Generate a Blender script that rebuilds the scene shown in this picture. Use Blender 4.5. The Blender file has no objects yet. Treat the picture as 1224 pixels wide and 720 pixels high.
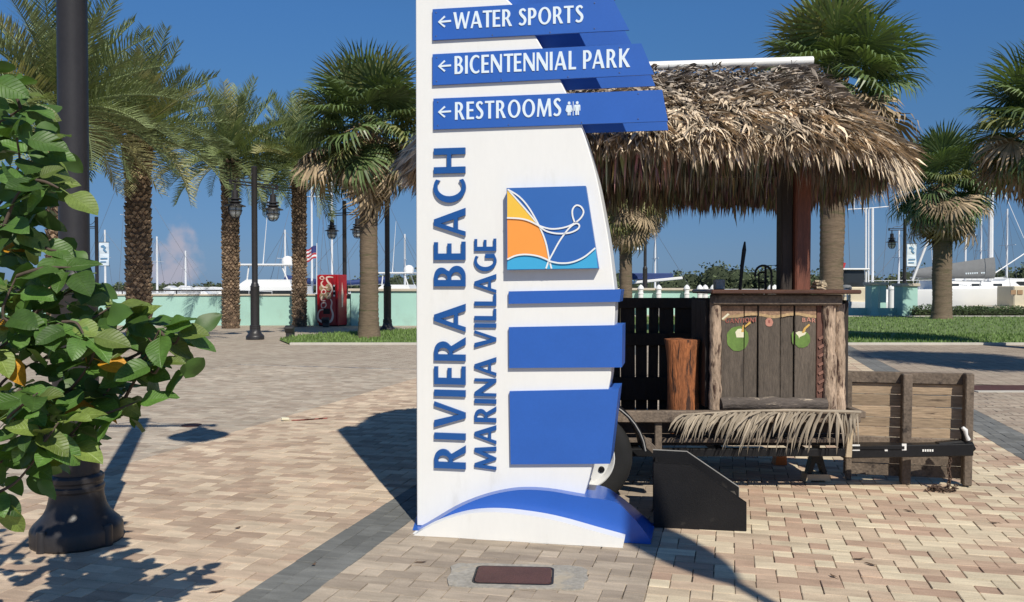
import bpy, bmesh, math, random
from mathutils import Vector, Matrix, Euler, Quaternion, noise
from mathutils.geometry import tessellate_polygon
random.seed(7)
R = random.random
U = random.uniform
PI = math.pi
rad = math.radians
scn = bpy.context.scene
COL = scn.collection

# ------------------------------------------------------------------ camera, sky, sun, exposure
FP = 1000.0            # focal length in photo pixels (photo 1224 wide)
CAMH = 1.5
PITCH = math.atan(19 / FP)
cam = bpy.data.cameras.new("camera")
cam.sensor_width = 36
cam.lens = 36 * FP / 1224
cam.clip_start = 0.05
cam.clip_end = 6000
camo = bpy.data.objects.new("camera", cam)
camo.location = (0, 0, CAMH)
camo.rotation_euler = (PI / 2 - PITCH, 0, 0)
COL.objects.link(camo)
scn.camera = camo

SUN_EL = rad(45)
SUN_TO = Vector((0.335, -0.942, 0)).normalized()          # horizontal direction towards the sun
world = bpy.data.worlds.new("World")
scn.world = world
world.use_nodes = True
wn = world.node_tree
wn.nodes.clear()
w_out = wn.nodes.new("ShaderNodeOutputWorld")
w_bg = wn.nodes.new("ShaderNodeBackground")
w_bg.inputs[1].default_value = 0.091
sky = wn.nodes.new("ShaderNodeTexSky")
sky.sky_type = 'NISHITA'
sky.sun_disc = False
sky.sun_elevation = SUN_EL
sky.sun_rotation = math.atan2(SUN_TO.x, SUN_TO.y)
sky.altitude = 0
sky.air_density = 1.0
sky.dust_density = 0.0
sky.ozone_density = 6.0
# a few small hazy clouds low over the water, the one in view north-west of the camera
w_tc = wn.nodes.new("ShaderNodeTexCoord")
def wnode(t, **kw):
    n = wn.nodes.new(t)
    for k, v in kw.items():
        setattr(n, k, v)
    return n
cloud_mask = None
for (px, py, rx, rz) in ((208, 318, .036, .030), (217, 291, .017, .022)):
    d = Vector(((px - 612) / FP, 1.0, (341 - py) / FP)).normalized()
    sub = wnode("ShaderNodeVectorMath", operation='SUBTRACT')
    sub.inputs[1].default_value = d
    wn.links.new(w_tc.outputs['Generated'], sub.inputs[0])
    scl = wnode("ShaderNodeVectorMath", operation='MULTIPLY')
    scl.inputs[1].default_value = (1 / rx, 1 / rx, 1 / rz)
    wn.links.new(sub.outputs[0], scl.inputs[0])
    ln = wnode("ShaderNodeVectorMath", operation='LENGTH')
    wn.links.new(scl.outputs[0], ln.inputs[0])
    inv = wnode("ShaderNodeMath", operation='SUBTRACT')
    inv.inputs[0].default_value = 1.0
    wn.links.new(ln.outputs['Value'], inv.inputs[1])
    if cloud_mask is None:
        cloud_mask = inv
    else:
        mx = wnode("ShaderNodeMath", operation='MAXIMUM')
        wn.links.new(cloud_mask.outputs[0], mx.inputs[0])
        wn.links.new(inv.outputs[0], mx.inputs[1])
        cloud_mask = mx
w_ns = wnode("ShaderNodeTexNoise")
w_ns.inputs['Scale'].default_value = 46
w_ns.inputs['Detail'].default_value = 6
wn.links.new(w_tc.outputs['Generated'], w_ns.inputs['Vector'])
w_ma = wnode("ShaderNodeMath", operation='MULTIPLY_ADD')
w_ma.inputs[1].default_value = 2.2
w_ma.inputs[2].default_value = -1.0
wn.links.new(w_ns.outputs[0], w_ma.inputs[0])
w_ad = wnode("ShaderNodeMath", operation='ADD')
wn.links.new(cloud_mask.outputs[0], w_ad.inputs[0])
wn.links.new(w_ma.outputs[0], w_ad.inputs[1])
w_mr = wnode("ShaderNodeMapRange", interpolation_type='SMOOTHSTEP')
w_mr.inputs[1].default_value = 0.05
w_mr.inputs[2].default_value = 0.95
w_mr.inputs[4].default_value = 0.9
wn.links.new(w_ad.outputs[0], w_mr.inputs[0])
w_mix = wnode("ShaderNodeMix", data_type='RGBA')
w_mix.inputs['B'].default_value = (4.7, 4.6, 5.5, 1)
wn.links.new(w_mr.outputs[0], w_mix.inputs['Factor'])
# the low sky all round is a dull blue summer haze rather than a bright horizon
w_sp = wnode("ShaderNodeSeparateXYZ")
wn.links.new(w_tc.outputs['Generated'], w_sp.inputs[0])
w_rp = wnode("ShaderNodeValToRGB")
e = w_rp.color_ramp.elements
e[0].position, e[0].color = 0.0, (.205, .335, .66, 1)
e[1].position, e[1].color = 1.0, (.75, .95, 1, 1)
for p_, c_ in ((.041, (.285, .39, .62)), (.12, (.39, .51, .65)), (.216, (.46, .67, .82)), (.306, (.50, .79, 1.0))):
    n_ = e.new(p_)
    n_.color = (*c_, 1)
wn.links.new(w_sp.outputs[2], w_rp.inputs[0])
w_hz = wnode("ShaderNodeMix", data_type='RGBA', blend_type='MULTIPLY')
w_hz.inputs['Factor'].default_value = 1
wn.links.new(sky.outputs[0], w_hz.inputs['A'])
wn.links.new(w_rp.outputs[0], w_hz.inputs['B'])
wn.links.new(w_hz.outputs['Result'], w_mix.inputs['A'])
wn.links.new(w_mix.outputs['Result'], w_bg.inputs[0])
wn.links.new(w_bg.outputs[0], w_out.inputs[0])

sl = bpy.data.lights.new("sun", 'SUN')
sl.energy = 4.7
sl.angle = rad(0.53)
sl.color = (1.0, 0.94, 0.83)
so = bpy.data.objects.new("sun", sl)
sdir = Vector((-SUN_TO.x * math.cos(SUN_EL), -SUN_TO.y * math.cos(SUN_EL), -math.sin(SUN_EL)))
so.rotation_euler = sdir.to_track_quat('-Z', 'Y').to_euler()
so.location = (6, -12, 20)
COL.objects.link(so)

scn.view_settings.view_transform = 'Standard'
scn.view_settings.look = 'None'
scn.view_settings.exposure = 0.0
scn.view_settings.gamma = 1.0
scn.cycles.max_bounces = 6
scn.cycles.transparent_max_bounces = 8

# ------------------------------------------------------------------ photo geometry helpers
CP, SP = math.cos(PITCH), math.sin(PITCH)
EYE = Vector((0, 0, CAMH))
def ray(px, py):
    u, v = (px - 612) / FP, (360 - py) / FP
    return Vector((u, v * SP + CP, v * CP - SP))
def at(px, py, Y):                       # the point the photo shows at (px, py) if it lies Y metres ahead
    d = ray(px, py)
    return EYE + d * (Y / d.y)
def ground(px, py, z=0.0):
    d = ray(px, py)
    return EYE + d * ((z - CAMH) / d.z)

# ------------------------------------------------------------------ materials
MATS = {}
def new_mat(name):
    m = bpy.data.materials.new(name)
    m.use_nodes = True
    nt = m.node_tree
    b = nt.nodes["Principled BSDF"]
    MATS[name] = m
    return m, nt, b
def N(nt, t, **kw):
    n = nt.nodes.new(t)
    for k, v in kw.items():
        setattr(n, k, v)
    return n
def mulcol(nt, a, b):
    m = N(nt, "ShaderNodeMix", data_type='RGBA', blend_type='MULTIPLY')
    m.inputs['Factor'].default_value = 1
    for s, k in ((a, 'A'), (b, 'B')):
        if isinstance(s, tuple):
            m.inputs[k].default_value = (*s[:3], 1)
        else:
            nt.links.new(s, m.inputs[k])
    return m.outputs['Result']
def noise_val(nt, vec, scale, lo, hi, detail=4, rough=.6):
    n = N(nt, "ShaderNodeTexNoise")
    n.inputs['Scale'].default_value = scale
    n.inputs['Detail'].default_value = detail
    n.inputs['Roughness'].default_value = rough
    nt.links.new(vec, n.inputs['Vector'])
    r = N(nt, "ShaderNodeMapRange")
    r.inputs[1].default_value = .28
    r.inputs[2].default_value = .72
    r.inputs[3].default_value = lo
    r.inputs[4].default_value = hi
    nt.links.new(n.outputs[0], r.inputs[0])
    return r.outputs[0]
def mat(name, base, rough=.6, var=.12, scale=4, stretch=(1, 1, 1), fine=0.0, fscale=60, bump=0.0, bscale=80,
        dirt=None, dscale=3, dlo=.55, dhi=.7, metal=0.0, spec=.5, rnd=None, tint=None, island=None, transl=0.0, coat=0.0):
    """rnd: object-random brightness spread, tint: face attribute multiplied in, island: per-island spread"""
    m, nt, b = new_mat(name)
    tc = N(nt, "ShaderNodeTexCoord")
    mp = N(nt, "ShaderNodeMapping")
    mp.inputs['Scale'].default_value = stretch
    nt.links.new(tc.outputs['Object'], mp.inputs[0])
    vec = mp.outputs[0]
    if rnd:
        oi = N(nt, "ShaderNodeObjectInfo")
        sc = N(nt, "ShaderNodeVectorMath", operation='SCALE')
        sc.inputs[0].default_value = (37, 53, 71)
        nt.links.new(oi.outputs['Random'], sc.inputs['Scale'])
        ad = N(nt, "ShaderNodeVectorMath", operation='ADD')
        nt.links.new(vec, ad.inputs[0])
        nt.links.new(sc.outputs[0], ad.inputs[1])
        vec = ad.outputs[0]
    col = (*base, 1)
    c = mulcol(nt, base, noise_val(nt, vec, scale, 1 - var, 1 + var))
    if fine:
        c = mulcol(nt, c, noise_val(nt, vec, fscale, 1 - fine, 1 + fine, 3))
    if dirt:
        mx = N(nt, "ShaderNodeMix", data_type='RGBA')
        n = N(nt, "ShaderNodeTexNoise")
        n.inputs['Scale'].default_value = dscale
        n.inputs['Detail'].default_value = 7
        n.inputs['Roughness'].default_value = .65
        nt.links.new(vec, n.inputs['Vector'])
        r = N(nt, "ShaderNodeMapRange", interpolation_type='SMOOTHSTEP')
        r.inputs[1].default_value = dlo
        r.inputs[2].default_value = dhi
        nt.links.new(n.outputs[0], r.inputs[0])
        nt.links.new(r.outputs[0], mx.inputs['Factor'])
        nt.links.new(c, mx.inputs['A'])
        mx.inputs['B'].default_value = (*dirt, 1)
        c = mx.outputs['Result']
    if rnd:
        r = N(nt, "ShaderNodeMapRange")
        r.inputs[3].default_value = 1 - rnd
        r.inputs[4].default_value = 1 + rnd
        nt.links.new(oi.outputs['Random'], r.inputs[0])
        c = mulcol(nt, c, r.outputs[0])
    if tint:
        a = N(nt, "ShaderNodeAttribute", attribute_name=tint)
        c = mulcol(nt, c, a.outputs['Color'])
    if island:
        g = N(nt, "ShaderNodeNewGeometry")
        r = N(nt, "ShaderNodeMapRange")
        r.inputs[3].default_value = 1 - island
        r.inputs[4].default_value = 1 + island
        nt.links.new(g.outputs['Random Per Island'], r.inputs[0])
        c = mulcol(nt, c, r.outputs[0])
    nt.links.new(c, b.inputs['Base Color'])
    b.inputs['Roughness'].default_value = rough
    b.inputs['Metallic'].default_value = metal
    b.inputs['Specular IOR Level'].default_value = spec
    b.inputs['Coat Weight'].default_value = coat
    if bump:
        n = N(nt, "ShaderNodeTexNoise")
        n.inputs['Scale'].default_value = bscale
        n.inputs['Detail'].default_value = 6
        nt.links.new(vec, n.inputs['Vector'])
        bp = N(nt, "ShaderNodeBump")
        bp.inputs['Strength'].default_value = bump
        bp.inputs['Distance'].default_value = .01
        nt.links.new(n.outputs[0], bp.inputs['Height'])
        nt.links.new(bp.outputs[0], b.inputs['Normal'])
    if transl:
        out = nt.nodes["Material Output"]
        tr = N(nt, "ShaderNodeBsdfTranslucent")
        nt.links.new(mulcol(nt, c, (1.5, 1.6, .7)), tr.inputs[0])
        ms = N(nt, "ShaderNodeMixShader")
        ms.inputs[0].default_value = transl
        nt.links.new(b.outputs[0], ms.inputs[1])
        nt.links.new(tr.outputs[0], ms.inputs[2])
        nt.links.new(ms.outputs[0], out.inputs[0])
    return m

M = {}
M['white'] = mat('white_paint', (.82, .815, .78), .34, .018, 1.5, (3, 3, .8), fine=.012, fscale=14, dirt=(.72, .71, .66), dscale=2.2, dlo=.56, dhi=.8)
M['blue'] = mat('blue_paint', (.026, .115, .45), .42, .05, 3, fine=.03, bump=.03, bscale=180)
M['blue_gloss'] = mat('blue_base_paint', (.024, .11, .46), .28, .05, 3, fine=.03)
M['screw'] = mat('screw_head', (.05, .07, .16), .4, .1)
M['letter_blue'] = mat('letter_blue', (.012, .085, .30), .4, .03)
M['letter_white'] = mat('letter_white', (.72, .82, .88), .45, .02)
M['lg_blue'] = mat('logo_blue', (.03, .13, .42), .45, .04)
M['lg_yellow'] = mat('logo_yellow', (.85, .52, .06), .45, .03)
M['lg_orange'] = mat('logo_orange', (.88, .33, .06), .45, .03)
M['lg_cyan'] = mat('logo_cyan', (.05, .38, .66), .45, .03)
M['lg_white'] = mat('logo_white', (.8, .82, .82), .45, .02)
M['iron'] = mat('dark_bronze_paint', (.028, .026, .027), .42, .12, 6, bump=.08, bscale=220, fine=.1)
M['glass'] = mat('lamp_glass', (.55, .58, .58), .15, .05)
M['thatch'] = mat('dry_thatch', (.62, .555, .475), .75, .2, 3, tint='tint', island=.38)
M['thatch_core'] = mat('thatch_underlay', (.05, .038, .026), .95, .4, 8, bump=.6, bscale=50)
M['wood_grey'] = mat('weathered_planks', (.100, .080, .062), .85, .3, 5, (3, 3, .45), fine=.3, fscale=45, bump=.5, bscale=40, dirt=(.05, .04, .033), dscale=5, rnd=.15)
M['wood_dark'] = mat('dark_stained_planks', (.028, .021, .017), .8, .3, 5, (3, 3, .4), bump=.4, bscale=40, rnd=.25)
M['wood_pale'] = mat('pale_pallet_boards', (.335, .245, .16), .82, .25, 3, (.35, 3, 3), fine=.25, fscale=30, bump=.4, bscale=35, dirt=(.07, .045, .03), dscale=4.5, dlo=.6, dhi=.68, rnd=.2)
M['wood_frame'] = mat('grey_brown_timber', (.15, .115, .086), .85, .3, 4, (1.5, 2, 1.5), fine=.3, fscale=35, bump=.5, bscale=35, dirt=(.04, .03, .025), dscale=6, rnd=.15)
M['wood_red'] = mat('red_stained_timber', (.17, .055, .03), .6, .35, 3, (4, 4, .5), fine=.3, fscale=30, bump=.4, bscale=30, dirt=(.035, .015, .012), dscale=3, dlo=.5, dhi=.75)
M['bark'] = mat('peeling_bark', (.38, .28, .20), .9, .4, 5, (2.5, 2.5, .6), fine=.35, fscale=35, bump=.9, bscale=30, dirt=(.065, .035, .025), dscale=9, dlo=.5, dhi=.6, rnd=.15)
M['bark_log'] = mat('peeling_bark_log', (.10, .082, .07), .9, .4, 5, (.6, 2.5, 2.5), fine=.3, fscale=35, bump=.9, bscale=30, dirt=(.40, .33, .25), dscale=10, dlo=.58, dhi=.63)
M['bark_orange'] = mat('orange_bark', (.30, .105, .038), .85, .45, 4, (4, 4, .6), fine=.35, fscale=30, bump=.9, bscale=28, dirt=(.05, .022, .014), dscale=6, dlo=.5, dhi=.62)
M['counter'] = mat('varnished_counter', (.09, .04, .025), .4, .3, 4, (.5, 3, 3), bump=.2)
M['black'] = mat('black_paint', (.0085, .0085, .0095), .5, .25, 5, fine=.25, fscale=90, bump=.15, bscale=120, dirt=(.035, .032, .028), dscale=9, dlo=.6, dhi=.8, spec=.3)
M['tread'] = mat('dusty_tread', (.075, .066, .055), .7, .3, 9, bump=.2)
M['plank_red'] = mat('red_brown_plank', (.135, .062, .045), .85, .35, 5, (3, 3, .45), fine=.3, fscale=45, bump=.5, bscale=40)
M['tan_band'] = mat('tan_stain_paint', (.26, .16, .10), .8, .35, 14, fine=.35, fscale=60)
M['black_metal'] = mat('black_metal', (.010, .010, .011), .45, .2, 6, fine=.2, spec=.3)
M['edge'] = mat('worn_metal_edge', (.30, .29, .27), .5, .2, 12)
M['rubber'] = mat('tyre_rubber', (.011, .011, .011), .85, .2, 8, bump=.2)
M['rim'] = mat('white_wheel_rim', (.72, .72, .70), .35, .06)
M['sticker'] = mat('white_sticker', (.75, .74, .70), .5, .06, 20)
M['sticker_print'] = mat('sticker_print', (.12, .09, .08), .5, .05)
M['rust'] = mat('rusty_chain', (.075, .045, .03), .8, .4, 20)
M['orange'] = mat('orange_plastic', (.55, .14, .02), .4, .15)
M['pale_wood'] = mat('raw_lumber', (.45, .36, .24), .8, .2, 6, bump=.3, bscale=40)
M['dry_frond'] = mat('dry_palm_frond', (.33, .275, .205), .8, .25, 4, island=.35)
M['green_coconut'] = mat('coconut_paint', (.115, .20, .040), .7, .18, 6, fine=.2, fscale=30)
M['cream_paint'] = mat('cream_paint', (.72, .68, .50), .7, .12, 8)
M['straw_paint'] = mat('straw_paint', (.58, .36, .09), .7, .2, 8)
M['rope_paint'] = mat('rope_paint', (.42, .29, .15), .75, .25, 8, fine=.3, fscale=40)
M['sign_red'] = mat('red_paint_letters', (.33, .105, .08), .7, .3, 9)
M['dull_pink'] = mat('dull_pink_paint', (.23, .115, .085), .8, .3, 9)
M['pink_paint'] = mat('pink_paint', (.50, .23, .17), .7, .2, 8)
M['date_trunk'] = mat('date_palm_trunk', (.13, .085, .055), .95, .3, 5, bump=.7, bscale=20)
M['boot'] = mat('date_palm_leaf_base', (.24, .17, .108), .9, .45, 2.2, island=.6, bump=.4, bscale=30)
M['sabal_trunk'] = mat('sabal_trunk', (.165, .122, .082), .95, .25, 3, (1, 1, 9), fine=.3, fscale=9, bump=.8, bscale=14, dirt=(.085, .085, .04), dscale=1.2, dlo=.52, dhi=.7)
M['date_frond'] = mat('date_frond', (.20, .245, .105), .55, .15, 2, rnd=.25, island=.25, transl=.16)
M['date_frond_new'] = mat('date_frond_pale', (.36, .345, .16), .55, .15, 2, rnd=.2, island=.2, transl=.16)
M['sabal_frond'] = mat('sabal_frond', (.115, .165, .062), .42, .15, 2, rnd=.3, island=.22, transl=.16)
M['sabal_pale'] = mat('sabal_frond_pale', (.21, .22, .08), .5, .15, 2, rnd=.25, island=.2, transl=.16)
M['dead_frond'] = mat('dead_frond', (.34, .255, .155), .8, .25, 3, rnd=.3, island=.3)
M['fibre'] = mat('palm_fibre', (.30, .20, .105), .95, .3, 10)
M['teal'] = mat('turquoise_wall', (.36, .585, .505), .8, .07, .8, dirt=(.33, .51, .44), dscale=1.3, dlo=.5, dhi=.75, bump=.1, bscale=30)
M['beige'] = mat('beige_cap', (.52, .46, .36), .8, .08, 2)
M['concrete'] = mat('concrete', (.33, .335, .32), .9, .12, 5, fine=.15, fscale=60, bump=.3, bscale=60)
M['collar'] = mat('cover_collar', (.335, .31, .265), .9, .22, 7, fine=.2, fscale=50, bump=.5, bscale=40, dirt=(.42, .36, .27), dscale=6, dlo=.5, dhi=.66)
M['kerb'] = mat('pale_kerb', (.50, .47, .41), .85, .1, 3)
M['rust_cover'] = mat('rusty_cover', (.085, .035, .028), .7, .2, 7, fine=.25, fscale=120, bump=.3, bscale=150)
M['grass'] = mat('lawn_soil', (.13, .185, .055), .95, .3, 2.5, fine=.35, fscale=22, bump=.8, bscale=30)
M['blade'] = mat('grass_blade', (.15, .235, .06), .6, .1, 1, island=.4, transl=.15)
M['gel'] = mat('gelcoat', (.80, .80, .78), .25, .03, 1)
M['boat_glass'] = mat('smoked_boat_glass', (.03, .035, .04), .1, .05)
M['canvas_grey'] = mat('grey_sail_cover', (.17, .175, .18), .8, .08, 4)
M['canvas_blue'] = mat('blue_canopy', (.02, .045, .16), .7, .08)
M['mast'] = mat('white_mast', (.74, .75, .76), .4, .04)
M['wire'] = mat('rigging_wire', (.14, .15, .17), .5, .05)
M['tan_cabin'] = mat('cream_cabin', (.66, .58, .42), .5, .05)
M['stain'] = mat('pale_wood_stain', (.35, .22, .12), .6, .1)
M['machine_red'] = mat('machine_red', (.36, .012, .018), .35, .08, 4)
M['machine_pink'] = mat('machine_script', (.80, .62, .52), .4, .04)
M['machine_gold'] = mat('machine_disc', (.38, .30, .17), .45, .15, 12)
M['far_tree'] = mat('mangrove_leaves', (.085, .110, .048), .8, .25, .12, island=.35)
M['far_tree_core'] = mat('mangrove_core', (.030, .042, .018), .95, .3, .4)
M['hedge_leaf'] = mat('hedge_leaf', (.06, .105, .03), .6, .15, 2, island=.4, transl=.12)
M['flag_red'] = mat('flag_red', (.45, .03, .04), .8, .05)
M['flag_white'] = mat('flag_white', (.75, .75, .75), .8, .04)
M['flag_blue'] = mat('flag_blue', (.03, .04, .16), .8, .05)
M['banner'] = mat('banner_cloth', (.68, .76, .82), .8, .04)
M['banner_blue'] = mat('banner_print', (.12, .26, .42), .8, .05)
M['twig'] = mat('twig_bark', (.085, .062, .045), .9, .3, 12)
M['chalk_red'] = mat('red_marking', (.50, .14, .10), .9, .4, 30)
M['debris'] = mat('dead_leaf', (.12, .075, .045), .85, .3, 20)
M['grille'] = mat('dark_fixture', (.03, .03, .032), .5, .1)

# leaf with lighter veins (leaf local frame: y along the leaf, x across)
def leaf_mat(name, base, vein, rough=.48):
    m, nt, b = new_mat(name)
    tc = N(nt, "ShaderNodeTexCoord")
    sx = N(nt, "ShaderNodeSeparateXYZ")
    nt.links.new(tc.outputs['Object'], sx.inputs[0])
    ab = N(nt, "ShaderNodeMath", operation='ABSOLUTE')
    nt.links.new(sx.outputs[0], ab.inputs[0])
    ph = N(nt, "ShaderNodeMath", operation='MULTIPLY_ADD')        # y - .75|x|
    ph.inputs[1].default_value = -.75
    nt.links.new(ab.outputs[0], ph.inputs[0])
    nt.links.new(sx.outputs[1], ph.inputs[2])
    fr = N(nt, "ShaderNodeMath", operation='PINGPONG')
    fr.inputs[1].default_value = .055
    nt.links.new(ph.outputs[0], fr.inputs[0])
    side = N(nt, "ShaderNodeMapRange")
    side.inputs[1].default_value = .0
    side.inputs[2].default_value = .016
    side.inputs[3].default_value = 1
    side.inputs[4].default_value = 0
    nt.links.new(fr.outputs[0], side.inputs[0])
    mid = N(nt, "ShaderNodeMapRange")
    mid.inputs[1].default_value = .008
    mid.inputs[2].default_value = .022
    mid.inputs[3].default_value = 1.3
    mid.inputs[4].default_value = 0
    nt.links.new(ab.outputs[0], mid.inputs[0])
    mxm = N(nt, "ShaderNodeMath", operation='MAXIMUM')
    nt.links.new(side.outputs[0], mxm.inputs[0])
    nt.links.new(mid.outputs[0], mxm.inputs[1])
    v = N(nt, "ShaderNodeMath", operation='MULTIPLY')
    v.use_clamp = True
    v.inputs[1].default_value = .22
    nt.links.new(mxm.outputs[0], v.inputs[0])
    oi = N(nt, "ShaderNodeObjectInfo")
    r = N(nt, "ShaderNodeMapRange")
    r.inputs[3].default_value = .62
    r.inputs[4].default_value = 1.38
    nt.links.new(oi.outputs['Random'], r.inputs[0])
    mx = N(nt, "ShaderNodeMix", data_type='RGBA')
    mx.inputs['A'].default_value = (*base, 1)
    mx.inputs['B'].default_value = (*vein, 1)
    nt.links.new(v.outputs[0], mx.inputs['Factor'])
    c = mulcol(nt, mx.outputs['Result'], r.outputs[0])
    c = mulcol(nt, c, noise_val(nt, tc.outputs['Object'], 3.2, .72, 1.28))
    c = mulcol(nt, c, noise_val(nt, tc.outputs['Object'], 22, .88, 1.12))
    nt.links.new(c, b.inputs['Base Color'])
    b.inputs['Roughness'].default_value = rough
    bp = N(nt, "ShaderNodeBump")
    bp.inputs['Strength'].default_value = .35
    bp.inputs['Distance'].default_value = .03
    nt.links.new(mxm.outputs[0], bp.inputs['Height'])
    bp.invert = True
    nt.links.new(bp.outputs[0], b.inputs['Normal'])
    tr = N(nt, "ShaderNodeBsdfTranslucent")
    nt.links.new(mulcol(nt, c, (1.6, 1.7, .5)), tr.inputs[0])
    ms = N(nt, "ShaderNodeMixShader")
    ms.inputs[0].default_value = .2
    nt.links.new(b.outputs[0], ms.inputs[1])
    nt.links.new(tr.outputs[0], ms.inputs[2])
    nt.links.new(ms.outputs[0], nt.nodes["Material Output"].inputs[0])
    return m
M['leaf'] = leaf_mat('shrub_leaf', (.076, .158, .030), (.135, .23, .055))
M['leaf_inner'] = mat('shrub_inner_leaf', (.075, .15, .032), .5, .2, 6, island=.35, transl=.2)
M['leaf_old'] = leaf_mat('shrub_leaf_olive', (.15, .21, .045), (.23, .29, .09))
M['leaf_yellow'] = leaf_mat('shrub_leaf_yellow', (.50, .24, .02), (.55, .32, .06))

# ------------------------------------------------------------------ mesh helpers (everything is written in world coordinates)
FRAME = {}                                  # object name -> world matrix of its thing
def frame_of(o):
    while o is not None:
        if o.name in FRAME:
            return FRAME[o.name]
        o = o.parent
    return Matrix()
class MB:
    def __init__(s):
        s.v, s.f, s.t = [], [], []
    def add(s, vs, fs, tint=None):
        o = len(s.v)
        s.v.extend([tuple(p) for p in vs])
        for f in fs:
            s.f.append(tuple(i + o for i in f))
            s.t.append(tint)
        return s
    def box(s, c, size, rot=None, bev=0.0, tint=None):
        hx, hy, hz = size[0] / 2, size[1] / 2, size[2] / 2
        Mx = (rot if isinstance(rot, Matrix) else Euler(rot).to_matrix()) if rot is not None else Matrix.Identity(3)
        c = Vector(c)
        if bev <= 0:
            vs = [c + Mx @ Vector((x * hx, y * hy, z * hz)) for x in (-1, 1) for y in (-1, 1) for z in (-1, 1)]
            return s.add(vs, [(0, 1, 3, 2), (4, 6, 7, 5), (0, 4, 5, 1), (2, 3, 7, 6), (0, 2, 6, 4), (1, 5, 7, 3)], tint)
        b = min(bev, hx * .9, hy * .9, hz * .9)
        vs, idx = [], {}
        for x in (-1, 1):
            for y in (-1, 1):
                for z in (-1, 1):
                    for a in range(3):
                        h = [hx - b, hy - b, hz - b]
                        h[a] = (hx, hy, hz)[a]
                        idx[(x, y, z, a)] = len(vs)
                        vs.append(c + Mx @ Vector((x * h[0], y * h[1], z * h[2])))
        I = lambda x, y, z, a: idx[(x, y, z, a)]
        fs = []
        for q in (-1, 1):
            fs.append((I(q, -1, -1, 0), I(q, 1, -1, 0), I(q, 1, 1, 0), I(q, -1, 1, 0)))
            fs.append((I(-1, q, -1, 1), I(1, q, -1, 1), I(1, q, 1, 1), I(-1, q, 1, 1)))
            fs.append((I(-1, -1, q, 2), I(1, -1, q, 2), I(1, 1, q, 2), I(-1, 1, q, 2)))
        for p in (-1, 1):
            for q in (-1, 1):
                fs.append((I(p, q, -1, 0), I(p, q, 1, 0), I(p, q, 1, 1), I(p, q, -1, 1)))
                fs.append((I(p, -1, q, 0), I(p, 1, q, 0), I(p, 1, q, 2), I(p, -1, q, 2)))
                fs.append((I(-1, p, q, 1), I(1, p, q, 1), I(1, p, q, 2), I(-1, p, q, 2)))
        for x in (-1, 1):
            for y in (-1, 1):
                for z in (-1, 1):
                    fs.append((I(x, y, z, 0), I(x, y, z, 1), I(x, y, z, 2)))
        return s.add(vs, fs, tint)
    def bar(s, a, b, w, h, bev=0.0, up=(0, 0, 1), tint=None):
        a, b = Vector(a), Vector(b)
        d = b - a
        x = d.normalized()
        u = Vector(up)
        y = u.cross(x)
        if y.length < 1e-4:
            y = Vector((0, 1, 0)).cross(x)
        y.normalize()
        z = x.cross(y)
        return s.box((a + b) / 2, (d.length, w, h), Matrix((x, y, z)).transposed(), bev, tint)
    def tube(s, pts, r, n=8, cap=True, tint=None):
        pts = [Vector(p) for p in pts]
        rs = r if isinstance(r, (list, tuple)) else [r] * len(pts)
        vs, fs = [], []
        ref = None
        for i, p in enumerate(pts):
            d = (pts[min(i + 1, len(pts) - 1)] - pts[max(i - 1, 0)]).normalized()
            if ref is None:
                ref = Vector((0, 0, 1)) if abs(d.z) < .9 else Vector((1, 0, 0))
            a = d.cross(ref).normalized()
            b = d.cross(a)
            ref = -b if b.length else ref
            for k in range(n):
                t = 2 * PI * k / n
                vs.append(p + (a * math.cos(t) + b * math.sin(t)) * rs[i])
        for i in range(len(pts) - 1):
            for k in range(n):
                k2 = (k + 1) % n
                fs.append((i * n + k, i * n + k2, (i + 1) * n + k2, (i + 1) * n + k))
        if cap:
            fs.append(tuple(range(n - 1, -1, -1)))
            fs.append(tuple((len(pts) - 1) * n + k for k in range(n)))
        return s.add(vs, fs, tint)
    def lathe(s, prof, c=(0, 0, 0), n=24, axis=None, fn=None, ring=False):
        c = Vector(c)
        Mx = Matrix.Identity(3) if axis is None else Vector((0, 0, 1)).rotation_difference(Vector(axis)).to_matrix()
        vs, fs = [], []
        for (r, z) in prof:
            for k in range(n):
                t = 2 * PI * k / n
                rr = r if fn is None else r * fn(t, z)
                vs.append(c + Mx @ Vector((rr * math.cos(t), rr * math.sin(t), z)))
        for i in range(len(prof) - 1):
            for k in range(n):
                k2 = (k + 1) % n
                fs.append((i * n + k, i * n + k2, (i + 1) * n + k2, (i + 1) * n + k))
        if ring:
            m = (len(prof) - 1) * n
            for k in range(n):
                k2 = (k + 1) % n
                fs.append((m + k, m + k2, k2, k))
        else:
            fs.append(tuple(range(n - 1, -1, -1)))
            fs.append(tuple((len(prof) - 1) * n + k for k in range(n)))
        return s.add(vs, fs)
    def prism(s, contours, fn0, fn1, tint=None):
        """contours: closed 2-D outlines (outer first, then holes); fn0/fn1 map 2-D to the front / back face"""
        cs = [[Vector((p[0], p[1], 0)) for p in c] for c in contours]
        tris = tessellate_polygon(cs)
        flat = [p for c in cs for p in c]
        n = len(flat)
        vs = [fn0(p.x, p.y) for p in flat] + [fn1(p.x, p.y) for p in flat]
        fs = [t for t in tris] + [tuple(i + n for i in reversed(t)) for t in tris]
        o = 0
        for c in cs:
            m = len(c)
            for i in range(m):
                j = (i + 1) % m
                fs.append((o + i, o + j, o + j + n, o + i + n))
            o += m
        return s.add(vs, fs, tint)
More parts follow.
